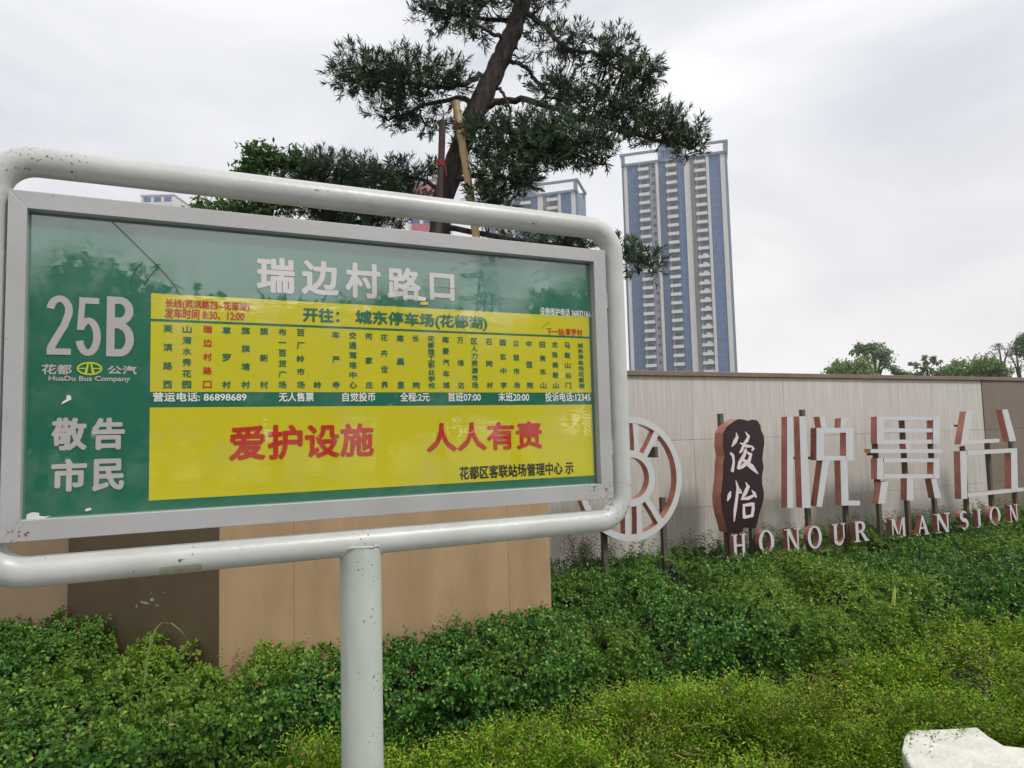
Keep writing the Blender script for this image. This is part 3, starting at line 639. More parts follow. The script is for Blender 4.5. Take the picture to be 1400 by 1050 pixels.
for (ch, x0, x1, y0, y1), lb in zip(mans, lab):
    w_, polys = serif(ch); a0, _ = lp(x0, (y0+y1)/2); a1, _ = lp(x1, (y0+y1)/2); xm = (x0+x1)/2
    _, zt_ = lp(xm, y0); _, zb_ = lp(xm, y1); zb_ = zb_*.5+.0; zt_ = .5*zt_+.5*.2
    o_ = LT.pt((a0+a1)/2, 0, zb_); W_ = (a1-a0)/w_; H_ = zt_-zb_
    mb = MB(); j = 0
    for pg in polys:
        y = j*.0012; j += 1
        if pg[0] == 'rib':
            P = [((p[0]-w_/2)*W_, p[1]*H_) for p in pg[1]]; ws = [q*W_ for q in pg[2]]; ws = (ws+[ws[-1]]*len(P))[:len(P)]
            Lp, Rp = ribbon(P, ws); mb.prism([tuple(map(float, p)) for p in Lp]+[tuple(map(float, p)) for p in Rp[::-1]], y, .055, 0, 1)
        elif pg[0] == 'ring':
            _, cx, cz, rx, rz, ix, iz = pg
            for i in range(28):
                A, B = 2*math.pi*i/28, 2*math.pi*(i+1)/28
                q = lambda rx_, rz_, t: ((cx-w_/2+rx_*math.cos(t))*W_, (cz+rz_*math.sin(t))*H_)
                mb.prism([q(rx, rz, A), q(rx, rz, B), q(ix, iz, B), q(ix, iz, A)], 0, .055, 0, 1)
        else: mb.prism([((p[0]-w_/2)*W_, p[1]*H_) for p in pg], y, .055, 0, 1)
    o = mb.build('serif_letter', FM, None, loc=o_); o.rotation_euler = (0, 0, LT.t)
    tag(o, lb, 'sign letter', 'small serif capitals of the mansion sign')

# ================================================================== APARTMENT TOWERS
def tower(loc, rz, nf, label, fh=3.25, lit=()):
    W_ = 41.2; root = empty('apartment_tower', loc, rz, label, 'apartment tower', 'apartment towers behind the wall')
    H_ = nf*fh; dep = 17
    # the facade is divided as in the photo, fractions of its width
    F = lambda q: (q-851.4)/(996.2-851.4)*W_
    MB().box(.3, W_-.3, .6, dep, 0, H_).build('tower_core', m_concgrey, root)
    def strip(name, a, b, y, m_, z1=H_): return MB().box(F(a), F(b), y, .6, 0, z1).build(name, m_, root)
    strip('corner_strip', 851.4, 854.1, .25, m_frame_blue); strip('pilaster', 854.3, 859, -.25, m_conc); strip('glass_strip', 859.1, 874.2, .1, m_glassblue)
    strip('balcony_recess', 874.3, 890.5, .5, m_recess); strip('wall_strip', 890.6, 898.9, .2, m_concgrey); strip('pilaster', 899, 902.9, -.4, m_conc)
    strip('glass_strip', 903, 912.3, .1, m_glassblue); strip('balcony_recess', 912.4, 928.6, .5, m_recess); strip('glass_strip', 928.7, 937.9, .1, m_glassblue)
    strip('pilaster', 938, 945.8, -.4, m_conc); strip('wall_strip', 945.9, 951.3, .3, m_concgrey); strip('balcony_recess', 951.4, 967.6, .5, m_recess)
    strip('pilaster', 967.7, 971.6, -.35, m_conc); strip('glass_strip', 971.7, 986.6, .1, m_glassblue); strip('pilaster', 986.7, 992.6, -.25, m_conc); strip('corner_strip', 992.7, 996.2, .25, m_frame_blue)
    # side walls with glass bands
    for s, x in ((0, 0.0), (1, W_-.29)):
        MB().box(x, x+.29, .61, dep, 0, H_).build('side_wall', m_frame_blue, root)
    # floor bands and mullions across the glass
    fb = MB()
    for k in range(nf):
        for a, b in ((859.1, 874.2), (903, 912.3), (928.7, 937.9), (971.7, 986.6)):
            fb.box(F(a), F(b), .02, .098, k*fh-.14, k*fh+.14)
    for a, b, q in ((859.1, 874.2, 4), (903, 912.3, 3), (928.7, 937.9, 3), (971.7, 986.6, 5)):
        for i in range(1, q): x = F(a)+(F(b)-F(a))*i/q; fb.box(x-.07, x+.07, .05, .099, 0, H_)
    for k in range(nf): fb.box(F(866.2), F(868.6), -.12, .018, k*fh+.5, k*fh+1.9)
    o = fb.build('facade_bands', mat('facade band', (.17, .22, .30), .6), root); o['kind'] = 'stuff'
    # one balcony: parapet tray, slab, back window, return walls ; copied per floor and column
    bw_ = F(890.5)-F(874.3)
    b0 = MB().box(.25, bw_-.25, -1.5, -1.38, .16, 1.15).box(.25, .37, -1.379, .49, .16, 1.15).box(bw_-.37, bw_-.25, -1.379, .49, .16, 1.15).box(.15, bw_-.15, -1.6, .49, -.08, .158).box(.9, 1.02, -1.45, -1.39, 1.151, fh-.09)
    r0 = b0.build('balcony', m_balc, root); r0.location = (F(874.3), 0, 0)
    w0 = MB().box(1.0, bw_-1.0, .42, .498, .2, 2.5).build('balcony_window', m_window, root); w0.location = (F(874.3), 0, 0)
    for ci, a in enumerate((874.3, 912.4, 951.4)):
        for k in range(nf):
            if ci == 0 and k == 0: continue
            for src in (r0, w0):
                c = src.copy(); COL.objects.link(c); c.parent = root; c.location = (F(a), 0, k*fh)
    sw = MB().box(0, 1.15, .14, .198, 1.0, 2.3).build('window', m_window, root); sw.location = (F(893.2), 0, 0)
    for k in range(1, nf): c = sw.copy(); COL.objects.link(c); c.parent = root; c.location = (F(893.2), 0, k*fh)
    if lit:
        ac = MB().box(0, 1.6, -1.1, .3, .2, 1.9).build('white_screen', m_balc, root); ac.location = (F(958.5), 0, lit[0]*fh)
        for k in lit[1:]: c = ac.copy(); COL.objects.link(c); c.parent = root; c.location = (F(958.5), 0, k*fh)
    # open roof frame
    rf = MB()
    hz = 4.6
    rf.box(-.5, W_+.5, -1.0, -.2, H_+hz-.9, H_+hz).box(-.5, W_+.5, dep-.4, dep+.4, H_+hz-.9, H_+hz).box(-.5, .4, -.199, dep-.401, H_+hz-.9, H_+hz).box(W_-.4, W_+.5, -.199, dep-.401, H_+hz-.9, H_+hz)
    for x in (0, F(902.9), W_-1.4):
        rf.box(x, x+1.4, -.9, .3, H_, H_+hz-.901); rf.box(x, x+1.4, dep-1, dep, H_, H_+hz-.901)
    rf.box(0, W_, -.7, .5, H_-.6, H_+.4)
    rf.build('roof_frame', m_frame_blue, root)
    rr = MB()
    for i in range(44): x = 1+i*(W_-2)/43; rr.box(x, x+.09, -.55, -.46, H_+.401, H_+hz-.902)
    o = rr.build('roof_louvre', m_conc, root); o['kind'] = 'stuff'
    MB().box(F(903), F(938), 1.5, 12, H_, H_+9.0).build('roof_core', m_conc, root)
    MB().box(F(909), F(928), .2, 1.45, H_-.5, H_+9.6).build('roof_screen', m_glassblue, root)
    return root
TW = Frame(at(851.4, 274, 277), -17)
nf = 31; fh = 3.46; topz = at(856, 227, 277)[2]
tower((TW.o[0], TW.o[1], topz-nf*fh), R(-17), nf, 'tall blue and white apartment tower standing clear of the tree, right of the sign', fh, tuple(range(7, 20)))
q = at(657, 274, 284)
tower((q[0], q[1], topz-3*fh-(nf-3)*fh-1), R(-17), nf-3, 'apartment tower half hidden behind the pine tree, lower than its neighbour', fh)
# far left block whose top shows under the pipe
def block(name, pxl, pxr, ytop, depth, label, nfl, mw, extra=None):
    a = at(pxl, ytop, depth); b = at(pxr, ytop, depth); W_ = b[0]-a[0]
    r = empty(name, (a[0], a[1], 0), 0, label, 'building')
    MB().box(0, W_, 0, 12, 0, a[2]).build('wall', mw, r); MB().box(-.3, W_+.3, -.3, 12.3, a[2], a[2]+.5).build('roof', m_conc, r)
    f_ = a[2]/nfl
    w1 = None
    for k in range(nfl):
        for i in range(3):
            x = W_*(.08+.31*i)
            if w1 is None: w1 = MB().box(0, W_*.22, -.06, -.001, 0, f_*.55).build('window', m_glassblue, r); o = w1
            else: o = w1.copy(); COL.objects.link(o); o.parent = r
            o.location = (x, 0, k*f_+f_*.3)
    return r, a, b
block('apartment_block', 193, 238, 268, 260, 'distant pale block with blue windows, its top just showing between pipe and panel at left', 28, m_conc)
r, a, b = block('office_block', 556, 612, 247, 170, 'distant pale block with a red sign band, seen in gaps beside the tree trunk', 16, m_conc)
MB().box(1.2, b[0]-a[0]-.5, -.35, -.08, a[2]-5.2, a[2]-1.2).build('red_sign_band', mat('red sign', (.42, .13, .16), .6), r)
MB().box(1.2, b[0]-a[0]-.5, -.35, -.08, a[2]-15.2, a[2]-11.2).build('red_sign_band', mat('red sign', (.42, .13, .16), .6), r)

# ================================================================== TREES
pod_leaf = leaf_mat('podocarpus leaves', [(0, (.024, .046, .030)), (.55, (.042, .080, .042)), (.88, (.070, .125, .045)), (1, (.13, .18, .06))], .18, .4)
broad_leaf = leaf_mat('broad tree leaves', [(0, (.035, .085, .02)), (.6, (.06, .14, .03)), (1, (.13, .22, .05))], .35, .45)
far_leaf = leaf_mat('far tree leaves', [(0, (.15, .25, .07)), (.6, (.22, .34, .09)), (1, (.32, .44, .13))], .3, .6, patch=(.25, (.10, .13, .07), .8))
far_leaf2 = leaf_mat('far dark tree leaves', [(0, (.10, .165, .075)), (.6, (.15, .23, .10)), (1, (.22, .30, .13))], .3, .6)
def pads_crown(name, pads, material, parent, origin, limbs_px, mpx, twig=.10, nl=22, ll=(.05, .088), lw=.0105, stems=None, up=.55):
    """pads: (px,py,rx,ry px, depth, depth radius m, twigs). Twigs end in whorls of narrow leaves."""
    Ps, Ds, Ns = [], [], []
    limbpts = np.array(limbs_px) if len(limbs_px) else None
    for (px, py, rx, ry, dp, dr, n) in pads:
        n = int(n*.92); c = at(px, py, dp); s = dp/FPX
        q = norm(RNG.normal(size=(n, 3)))*(RNG.random((n, 1))**.42)
        tp = c + q*np.array([rx*s, dr, ry*s])*.92
        td = norm(q*np.array([1, 1, .7]) + np.array([0, 0, up]) + .55*rnd_dirs(n))
        if stems is not None:
            for i in range(0, n, 2):
                e = tp[i]; j = np.argmin(((limbpts-e)**2).sum(1)); b = limbpts[j]
                if np.linalg.norm(b-e) < .75:
                    mid = (b+e)/2+rnd_dirs(1)[0]*.03+np.array([0, 0, -.02]); stems.tube([b, mid, e, e+td[i]*twig], [.007, .005, .0035, .002], 4, False)
        t = RNG.random((n, nl)); az = RNG.random((n, nl))*2*math.pi
        a1 = norm(np.cross(td, rnd_dirs(n))); a2 = np.cross(td, a1)
        rad = a1[:, None]*np.cos(az)[..., None]+a2[:, None]*np.sin(az)[..., None]
        pos = tp[:, None]+td[:, None]*(t*twig*1.1)[..., None]
        d = norm(rad*(1.05-.65*t)[..., None]+td[:, None]*(.35+.6*t)[..., None]+rnd_dirs(n*nl).reshape(n, nl, 3)*.15)
        Ps.append(pos.reshape(-1, 3)); Ds.append(d.reshape(-1, 3)); Ns.append((td[:, None]+0*d).reshape(-1, 3)+rnd_dirs(n*nl)*.3)
    P = np.concatenate(Ps)-origin; D = np.concatenate(Ds); Nn = np.concatenate(Ns); k = len(P)
    return leaves(name, P, D, Nn, RNG.uniform(*ll, k), lw*RNG.uniform(.8, 1.25, k), material, parent, 'blade' if lw > .009 else 'diamond')
TD = 6.6
def limb(mb, pts, r0, r1, dep=None, wob=.012, seg=9):
    Q = []
    for i in range(len(pts)-1):
        a = at(*pts[i][:2], pts[i][2] if len(pts[i]) > 2 else dep); b = at(*pts[i+1][:2], pts[i+1][2] if len(pts[i+1]) > 2 else dep)
        for k in range(4): Q.append(a+(b-a)*k/4+(rnd_dirs(1)[0]*wob if (i or k) else 0))
    Q.append(b); n = len(Q)
    mb.tube([q-mb.o for q in Q], [r0+(r1-r0)*i/(n-1) for i in range(n)], seg); return Q
base = at(598, 380, TD); origin = np.array([base[0]-.05, base[1], 0.])
t1 = empty('yew_pine_tree', origin, 0, 'tall leaning yew pine with dark layered pads of narrow leaves, behind the sign', 'tree')
tm = MB(); tm.o = origin
trunk_px = [(606, 271), (628, 205), (647, 157), (673, 106), (690, 70), (703, 39), (716, 0), (722, -60), (715, -130)]
tp = [origin+np.array([0, 0, 0])]+[at(600, 420, TD), at(598, 340, TD)]+[at(x, y, TD) for x, y in trunk_px]
Q = []
for i in range(len(tp)-1):
    for k in range(5): Q.append(tp[i]+(tp[i+1]-tp[i])*k/5)
Q.append(tp[-1]); Q = [q+(rnd_dirs(1)[0]*.009) for q in Q]; n = len(Q)
rad = np.interp(range(n), [0, 5, 15, 25, 35, n-1], [.15, .108, .104, .098, .092, .06])*np.array([random.uniform(.94, 1.07) for _ in range(n)])
tm.tube([q-origin for q in Q], list(rad), 16)
LB = []
for pts, r0, r1 in (
    ([(672, 108), (655, 103), (640, 113, 6.5), (612, 121, 6.4), (560, 115, 6.3), (500, 108, 6.2), (470, 112, 6.2)], .034, .01),
    ([(648, 152), (641, 138), (625, 133, 6.7), (590, 140, 6.8), (555, 155, 6.9), (530, 165, 6.9)], .034, .01),
    ([(700, 64), (680, 48, 6.5), (665, 42, 6.4), (640, 30, 6.3)], .026, .012), ([(708, 28), (675, 27, 6.7), (630, 22, 6.8), (585, 8, 6.9)], .027, .01),
    ([(708, 10), (745, 35, 6.5), (757, 52, 6.4), (775, 66, 6.3), (810, 72, 6.3), (850, 98, 6.2), (890, 115, 6.2)], .032, .008),
    ([(646, 152), (664, 144), (690, 137), (720, 136, 6.5), (760, 150, 6.4), (820, 170, 6.3), (880, 188, 6.2), (930, 197, 6.2), (955, 207, 6.2)], .042, .009),
    ([(684, 78), (702, 84, 6.62), (720, 93, 6.7), (735, 112, 6.8), (750, 132, 6.9), (790, 140, 6.9)], .026, .01),
    ([(668, 114), (684, 122), (690, 135, 6.5), (697, 150, 6.4), (696, 168, 6.4)], .018, .01), ([(640, 168), (662, 172, 6.5), (705, 182, 6.4), (770, 205, 6.3), (820, 225, 6.3)], .03, .008),
    ([(612, 250), (640, 243, 6.5), (662, 238, 6.4), (720, 252, 6.3), (745, 262, 6.3)], .03, .008), ([(600, 310), (690, 326, 6.4), (800, 340, 6.3), (850, 352, 6.2), (885, 362, 6.2)], .03, .007),
    ([(604, 262), (580, 245, 6.7), (550, 240, 6.8), (500, 250, 6.9)], .024, .008), ([(713, 10), (690, -15), (640, -25), (600, -30)], .03, .01), ([(720, -40), (760, -40), (800, -30)], .025, .01)):
    LB += limb(tm, pts, r0, r1, TD)
pads = [(500, 103, 50, 30, 6.25, .3, 150), (560, 108, 55, 32, 6.35, .34, 170), (612, 112, 34, 26, 6.4, .26, 70), (550, 148, 50, 20, 6.8, .25, 75), (575, 168, 55, 18, 6.85, .25, 50),
        (640, 2, 74, 32, 6.6, .38, 210), (600, 22, 38, 16, 6.7, .2, 50), (650, 44, 16, 14, 6.4, .15, 22), (735, 5, 40, 18, 6.5, .3, 45), (742, 45, 30, 30, 6.6, .2, 22), (660, -60, 100, 40, 6.6, .5, 150), (770, -40, 60, 30, 6.6, .4, 70),
        (780, 60, 34, 16, 6.3, .22, 50), (832, 75, 36, 26, 6.3, .26, 90), (872, 100, 34, 26, 6.2, .24, 90), (735, 80, 24, 30, 6.6, .2, 14),
        (765, 122, 40, 24, 6.7, .28, 100), (815, 142, 52, 24, 6.5, .3, 120), (870, 160, 50, 24, 6.3, .28, 120), (905, 178, 42, 20, 6.2, .25, 100), (945, 195, 24, 24, 6.2, .2, 55),
        (660, 192, 42, 34, 6.5, .3, 120), (715, 190, 56, 38, 6.4, .34, 210), (775, 196, 52, 34, 6.3, .3, 170), (820, 205, 30, 24, 6.3, .22, 60), (690, 245, 52, 30, 6.4, .3, 150), (738, 214, 44, 26, 6.3, .25, 110), (668, 280, 36, 22, 6.4, .24, 80),
        (760, 332, 80, 14, 6.35, .3, 120), (878, 358, 28, 22, 6.2, .2, 46), (850, 345, 18, 12, 6.2, .15, 12), (540, 244, 46, 22, 6.8, .3, 100), (585, 236, 20, 14, 6.8, .2, 20)]
pads_crown('crown', pads, pod_leaf, t1, origin, LB, 1, stems=None)
st = MB(); 
pads2 = pads; lp_ = np.array(LB)
for (px, py, rx, ry, dp, dr, n) in pads:
    c = at(px, py, dp); s = dp/FPX
    for i in range(max(4, n//5)):
        e = c+rnd_dirs(1)[0]*(random.random()**.5)*np.array([rx*s, dr, ry*s])*.9; j = np.argmin(((lp_-e)**2).sum(1)); b = lp_[j]
        if np.linalg.norm(b-e) < .9:
            mid = (b+e)/2+rnd_dirs(1)[0]*.04; tm.tube([b-origin, mid-origin, e-origin], [.008, .006, .003], 5, False)
tm.build('trunk', m_bark, t1, smooth=True)
# props
def pole(name, pts, rads, m_, label, dep, ring_at, nodes=False, group='props tied to the leaning tree'):
    P = [at(x, y, dep) for x, y in pts]; g = P[-1]+(P[-1]-P[-2])/(P[-2][2]-P[-1][2])*(P[-1][2]); g[2] = 0
    P.append(g); r = empty(name, g, 0, label, 'prop', group); mb = MB(); Q = []; Rr = []
    for i in range(len(P)-1):
        for k in range(12):
            Q.append(P[i]+(P[i+1]-P[i])*k/12-g); Rr.append(rads*(1.12 if nodes and (k % 4 == 0) else 1.0))
    Q.append(P[-1]-g); Rr.append(rads); o = mb.tube(Q, Rr, 12).build('pole', m_, r); smooth_by_angle(o, 50)
    mb = MB()
    for (x, y) in ring_at:
        c = at(x, y, dep)-g
        for dz in (-.02, 0, .018): mb.tube([c+np.array([(rads+.008)*math.cos(a), (rads+.008)*math.sin(a), dz+.012*math.sin(a)]) for a in [k*math.pi/5 for k in range(11)]], .006, 5, False)
        mb.tube([c+np.array([0, -rads-.005, 0]), c+np.array([.05, -rads-.0, -.05]), c+np.array([.06, -rads, -.14])], .004, 5)
    mb.build('red_string', m_red, r)
pole('support_pole', [(623, 139), (630, 185), (642, 260), (652, 330)], .036, m_bamboo, 'pale bamboo prop tied with red string against the leaning trunk', 6.38, [(627, 172)], True)
pole('support_pole', [(605, 165), (603, 230), (600, 300)], .032, m_timber, 'dark timber prop left of the bamboo one, tied with red string', 6.42, [(602, 222)])

# second yew pine, lower, at left
o2 = at(455, 400, 7.6); o2 = np.array([o2[0], o2[1], 0])
t2 = empty('yew_pine_tree', o2, 0, 'lower yew pine, dark foliage above and below the pipe left of the leaning tree', 'tree')
tm = MB(); tm.o = o2; LB = []
tm.tube([np.zeros(3), at(458, 400, 7.6)-o2, at(450, 300, 7.6)-o2, at(440, 250, 7.6)-o2], [.13, .1, .08, .05], 10)
for pts in ([(452, 300), (400, 270), (360, 245)], [(445, 270), (480, 245), (520, 235)], [(452, 310), (520, 300), (560, 290)], [(450, 320), (380, 310), (330, 300)]): LB += limb(tm, pts, .03, .008, 7.6)
tm.build('trunk', m_bark, t2, smooth=True)
pads_crown('crown', [(412, 246, 30, 20, 7.5, .4, 90), (440, 240, 52, 30, 7.6, .45, 210), (500, 250, 52, 30, 7.7, .4, 190), (450, 284, 84, 22, 7.6, .5, 290), (540, 280, 50, 26, 7.7, .4, 130), (500, 305, 60, 14, 7.6, .3, 100), (480, 340, 120, 30, 7.6, .5, 140)],
           pod_leaf, t2, o2, LB, 1, ll=(.055, .095))
# broadleaf tree behind, with paler leaves
def leafy(label, pads, dep, material, trunkpx, name='broadleaf_tree', lsz=(.05, .09), lw=.5, group=None, tr=.12, limbs=True):
    x, y = trunkpx; o_ = at(x, y, dep); topz_ = o_[2]; o_ = np.array([o_[0], o_[1], 0]); r = empty(name, o_, 0, label, 'tree', group)
    tm = MB(); tm.o = o_
    tm.tube([np.zeros(3), np.array([.02*dep/9, 0, topz_*.5]), np.array([0, 0, topz_])], [tr, tr*.8, tr*.6], 8)
    Ps = []
    for (px, py, rx, ry, n) in pads:
        if dep > 50: n = int(n*1.7); rx *= 1.08; ry *= 1.08
        c = at(px, py, dep); s = dep/FPX
        if limbs: tm.tube([np.array([0, 0, topz_*.8]), (np.array([0, 0, topz_])+c-o_)/2+np.array([0, 0, -.1]), c-o_, c-o_+np.array([rx*s*.4*random.choice((-1, 1)), 0, ry*s*.5])], [tr*.45, tr*.3, tr*.18, tr*.05], 6)
        nc = max(6, n//26); cc = c+norm(RNG.normal(size=(nc, 3)))*(RNG.random((nc, 1))**.45)*np.array([rx*s, rx*s*.8, ry*s])*.88
        idx = RNG.integers(0, nc, n); sp = min(rx, ry)*s*.30
        Ps.append(cc[idx]+RNG.normal(size=(n, 3))*sp*np.array([1, 1, .6]))
    P = np.concatenate(Ps)-o_; k = len(P); ln = RNG.uniform(*lsz, k)
    D = norm(rnd_dirs(k)+np.array([0, 0, -.25])); leaves('crown', P, D, norm(rnd_dirs(k)+np.array([0, 0, .9])), ln, ln*lw, material, r, 'diamond')
    tm.build('trunk', m_bark, r, smooth=True); return r
leafy('broadleaf tree with fresh green leaves behind the lower yew pine at left', [(362, 217, 32, 20, 900), (345, 240, 26, 20, 600), (280, 286, 40, 16, 420), (330, 290, 50, 20, 800), (395, 218, 20, 16, 260), (370, 270, 50, 30, 800)], 7.2, broad_leaf, (350, 300), lsz=(.05, .09), lw=.36)
# trees beyond the wall on the right, each its own
FT = 75
leafy('low rounded bright green tree, leftmost beyond the wall', [(1165, 503, 30, 13, 900), (1150, 512, 20, 12, 400), (1185, 512, 22, 12, 400)], FT, far_leaf, (1165, 520), lsz=(.25, .5), group='trees beyond the wall', tr=.2)
leafy('taller open tree with forked trunk, above the leftmost low tree', [(1177, 479, 17, 9, 330), (1193, 476, 14, 9, 300), (1208, 484, 12, 14, 360), (1196, 488, 12, 8, 120), (1214, 498, 8, 10, 90)], FT+6, far_leaf2, (1197, 508), lsz=(.22, .45), group='trees beyond the wall', tr=.42)
leafy('thin low tree between the forked tree and the layered one', [(1232, 510, 24, 6, 240), (1222, 503, 10, 7, 70)], FT, far_leaf2, (1230, 517), lsz=(.22, .42), group='trees beyond the wall', tr=.15)
leafy('small layered tree with flat spreading branches beyond the wall', [(1266, 489, 13, 3, 80), (1258, 497, 14, 2.5, 80), (1278, 496, 14, 2.5, 70), (1265, 503, 16, 3, 110), (1285, 509, 14, 6, 240), (1256, 511, 12, 4, 90)], FT-5, far_leaf2, (1268, 505), lsz=(.2, .4), group='trees beyond the wall', tr=.14)
leafy('round topped olive tree beside the layered tree', [(1308, 502, 18, 10, 520), (1300, 511, 16, 8, 300), (1322, 511, 14, 7, 240)], FT, far_leaf, (1308, 515), lsz=(.25, .45), group='trees beyond the wall', tr=.2)
leafy('broad bushy green tree near the wall corner', [(1345, 501, 22, 13, 900), (1362, 509, 20, 10, 500), (1330, 510, 14, 9, 260)], FT, far_leaf, (1345, 516), lsz=(.25, .5), group='trees beyond the wall', tr=.25)
leafy('slender sparse tree with bare looking crown beyond the wall corner', [(1366, 474, 13, 5, 90), (1358, 484, 8, 8, 50), (1378, 480, 9, 8, 60)], FT+4, mat('sparse grey leaves', (.16, .15, .11), .8), (1370, 500), lsz=(.2, .36), lw=.3, group='trees beyond the wall', tr=.28)
leafy('second slender sparse tree nearer the right edge', [(1388, 473, 9, 7, 70), (1383, 490, 9, 9, 50), (1395, 500, 8, 9, 60)], FT+4, mat('sparse grey leaves', (.16, .15, .11), .8), (1393, 505), lsz=(.2, .36), lw=.3, group='trees beyond the wall', tr=.28)
leafy('taller dark tree cut by the right edge', [(1404, 465, 16, 10, 330), (1400, 480, 12, 8, 200), (1425, 470, 20, 14, 400)], FT-3, far_leaf2, (1412, 500), lsz=(.25, .45), group='trees beyond the wall', tr=.35)

# ---- what the glossy panel mirrors: trees and a pylon across the road behind the viewer
def mirrored(px, py, dist):
    d = ray(px, py); n_ = SGN.n; P = SGN.o+SGN.n*.02; k = ((P-EYE)@n_)/(d@n_); h = EYE+d*k; rdir = d-2*(d@n_)*n_
    rdir = rdir/np.linalg.norm(rdir[:2]); return h+rdir*dist
def back_tree(px, py, dist, half, label, n=2600):
    t = mirrored(px, py, dist); H_ = t[2]; o_ = np.array([t[0], t[1], 0.]); r = empty('street_tree', o_, 0, label, 'tree', 'street trees across the road, mirrored in the panel')
    tm = MB().tube([np.zeros(3), np.array([0, 0, H_*.5]), np.array([.1, 0, H_*.8])], [.25, .2, .1], 8)
    nc = 26; cc = norm(RNG.normal(size=(nc, 3)))*(RNG.random((nc, 1))**.4)*np.array([half, half, H_*.38])+np.array([0, 0, H_*.6])
    for q in cc[:8]: tm.tube([np.array([0, 0, H_*.45]), q], [.08, .03], 5)
    tm.build('trunk', m_bark, r, smooth=True)
    P = cc[RNG.integers(0, nc, n)]+RNG.normal(size=(n, 3))*half*.22; P[:, 2] = np.minimum(P[:, 2], H_*1.02)
    P = P[P[:, 2] > .3]; n = len(P)
    leaves('crown', P, rnd_dirs(n), rnd_dirs(n), RNG.uniform(.3, .55, n), RNG.uniform(.2, .3, n), far_leaf2, r)
TL = ['at its left border', 'over the big route figures', 'above the big letter B', 'above the red route note', 'left of the title', 'under the first title character', 'under the second title character', 'under the third title character', 'under the fourth title character', 'below the pylon', 'behind the small phone note', 'behind the left pipe corner']
for k, (px, py, ds, hf) in enumerate(((60, 372, 24, 2.6), (118, 348, 26, 2.4), (165, 372, 22, 2.2), (225, 412, 26, 2.5), (290, 425, 24, 2.6), (380, 424, 25, 2.6), (450, 402, 27, 2.2), (520, 404, 26, 2.2), (600, 425, 26, 2.5), (700, 440, 26, 2.5), (820, 350, 20, 2.0), (-20, 380, 22, 2.6))):
    back_tree(px, py, ds, hf, f'street tree across the road, its crown mirrored in the panel {TL[k]}')
pb = mirrored(668, 430, 95); pt_ = mirrored(668, 338, 95); Hp = pt_[2]
py_ = empty('electricity_pylon', (pb[0], pb[1], 0), R(20), 'lattice electricity pylon across the road, mirrored in the green panel', 'pylon')
m_galv = mat('galvanised steel', (.12, .13, .13), .6, .3); tm = MB()
def pw(z): return 2.6*(1-z/Hp)**1.1+.55
zs_ = [Hp*i/9 for i in range(10)]
for i in range(9):
    a, b = pw(zs_[i]), pw(zs_[i+1])
    for sx_, sy_ in ((1, 1), (1, -1), (-1, -1), (-1, 1)):
        tm.tube([(a*sx_, a*sy_, zs_[i]), (b*sx_, b*sy_, zs_[i+1])], .11, 4)
    for (p, q2) in (((1, 1), (1, -1)), ((1, -1), (-1, -1)), ((-1, -1), (-1, 1)), ((-1, 1), (1, 1))):
        tm.tube([(a*p[0], a*p[1], zs_[i]), (b*q2[0], b*q2[1], zs_[i+1])], .07, 4); tm.tube([(a*q2[0], a*q2[1], zs_[i]), (b*p[0], b*p[1], zs_[i+1])], .07, 4)
tm.build('lattice_mast', m_galv, py_)
for z, l_ in ((Hp*.72, 5.5), (Hp*.84, 4.5), (Hp*.95, 3.6)):
    MB().tube([(-l_, 0, z), (0, 0, z+.9), (l_, 0, z)], .12, 4).tube([(-l_, 0, z), (l_, 0, z)], .1, 4).build('cross_arm', m_galv, py_)
wr = MB()
for z, l_ in ((Hp*.72, 5.5), (Hp*.84, 4.5), (Hp*.95, 3.6)):
    for s in (-1, 1):
        wr.tube([(s*l_+.0, -60+k*12, z-1.2+abs(k-5)**2*.06) for k in range(11)], .05, 4, False)
wr.build('wire', m_galv, py_)

# ================================================================== PLANTED BED
def vnoise(x, y, s, seed=0):
    x = x/s+seed*17.3; y = y/s+seed*9.1; xi = np.floor(x).astype(int); yi = np.floor(y).astype(int); fx = x-xi; fy = y-yi
    fx = fx*fx*(3-2*fx); fy = fy*fy*(3-2*fy)
    h = lambda a, b: (np.sin(a*127.1+b*311.7+seed)*43758.5453) % 1.0
    return (h(xi, yi)*(1-fx)+h(xi+1, yi)*fx)*(1-fy)+(h(xi, yi+1)*(1-fx)+h(xi+1, yi+1)*fx)*fy
bpx = [(60, 1120), (200, 1095), (330, 1048), (430, 1002), (520, 1012), (593, 987), (691, 977), (755, 960), (829, 930), (900, 930), (982, 916), (1071, 914), (1121, 895), (1150, 880), (1221, 871), (1293, 850), (1400, 827), (1500, 806), (1700, 780)]
BP = np.array([ground(x, y, .27)[:2] for x, y in bpx]); BP = BP[np.argsort(BP[:, 0])]
def yb(x): return np.interp(x, BP[:, 0], BP[:, 1])
def toB(x, y): v = np.stack([x-KP[0], y-KP[1]], -1); return v@D25[:2], v@N25[:2]
def in_bed(x, y):
    a, b = toB(x, y); ok = b > .03
    v = np.stack([x-WF.o[0], y-WF.o[1]], -1); ok &= (v@WF.n[:2]) < -.02
    v = np.stack([x-BF.o[0], y-BF.o[1]], -1); la, lb_ = v@BF.u[:2], v@BF.n[:2]
    blkd = (lb_ > -.03) & (la < xe+.03) & (la > 0); blkd |= (lb_ > ly-.03) & (la < lx)
    tt = np.clip(la/lx, 0, 1); blkd |= (la <= 0) & (la >= lx) & (lb_ > ly*tt-.03)
    return ok & ~blkd
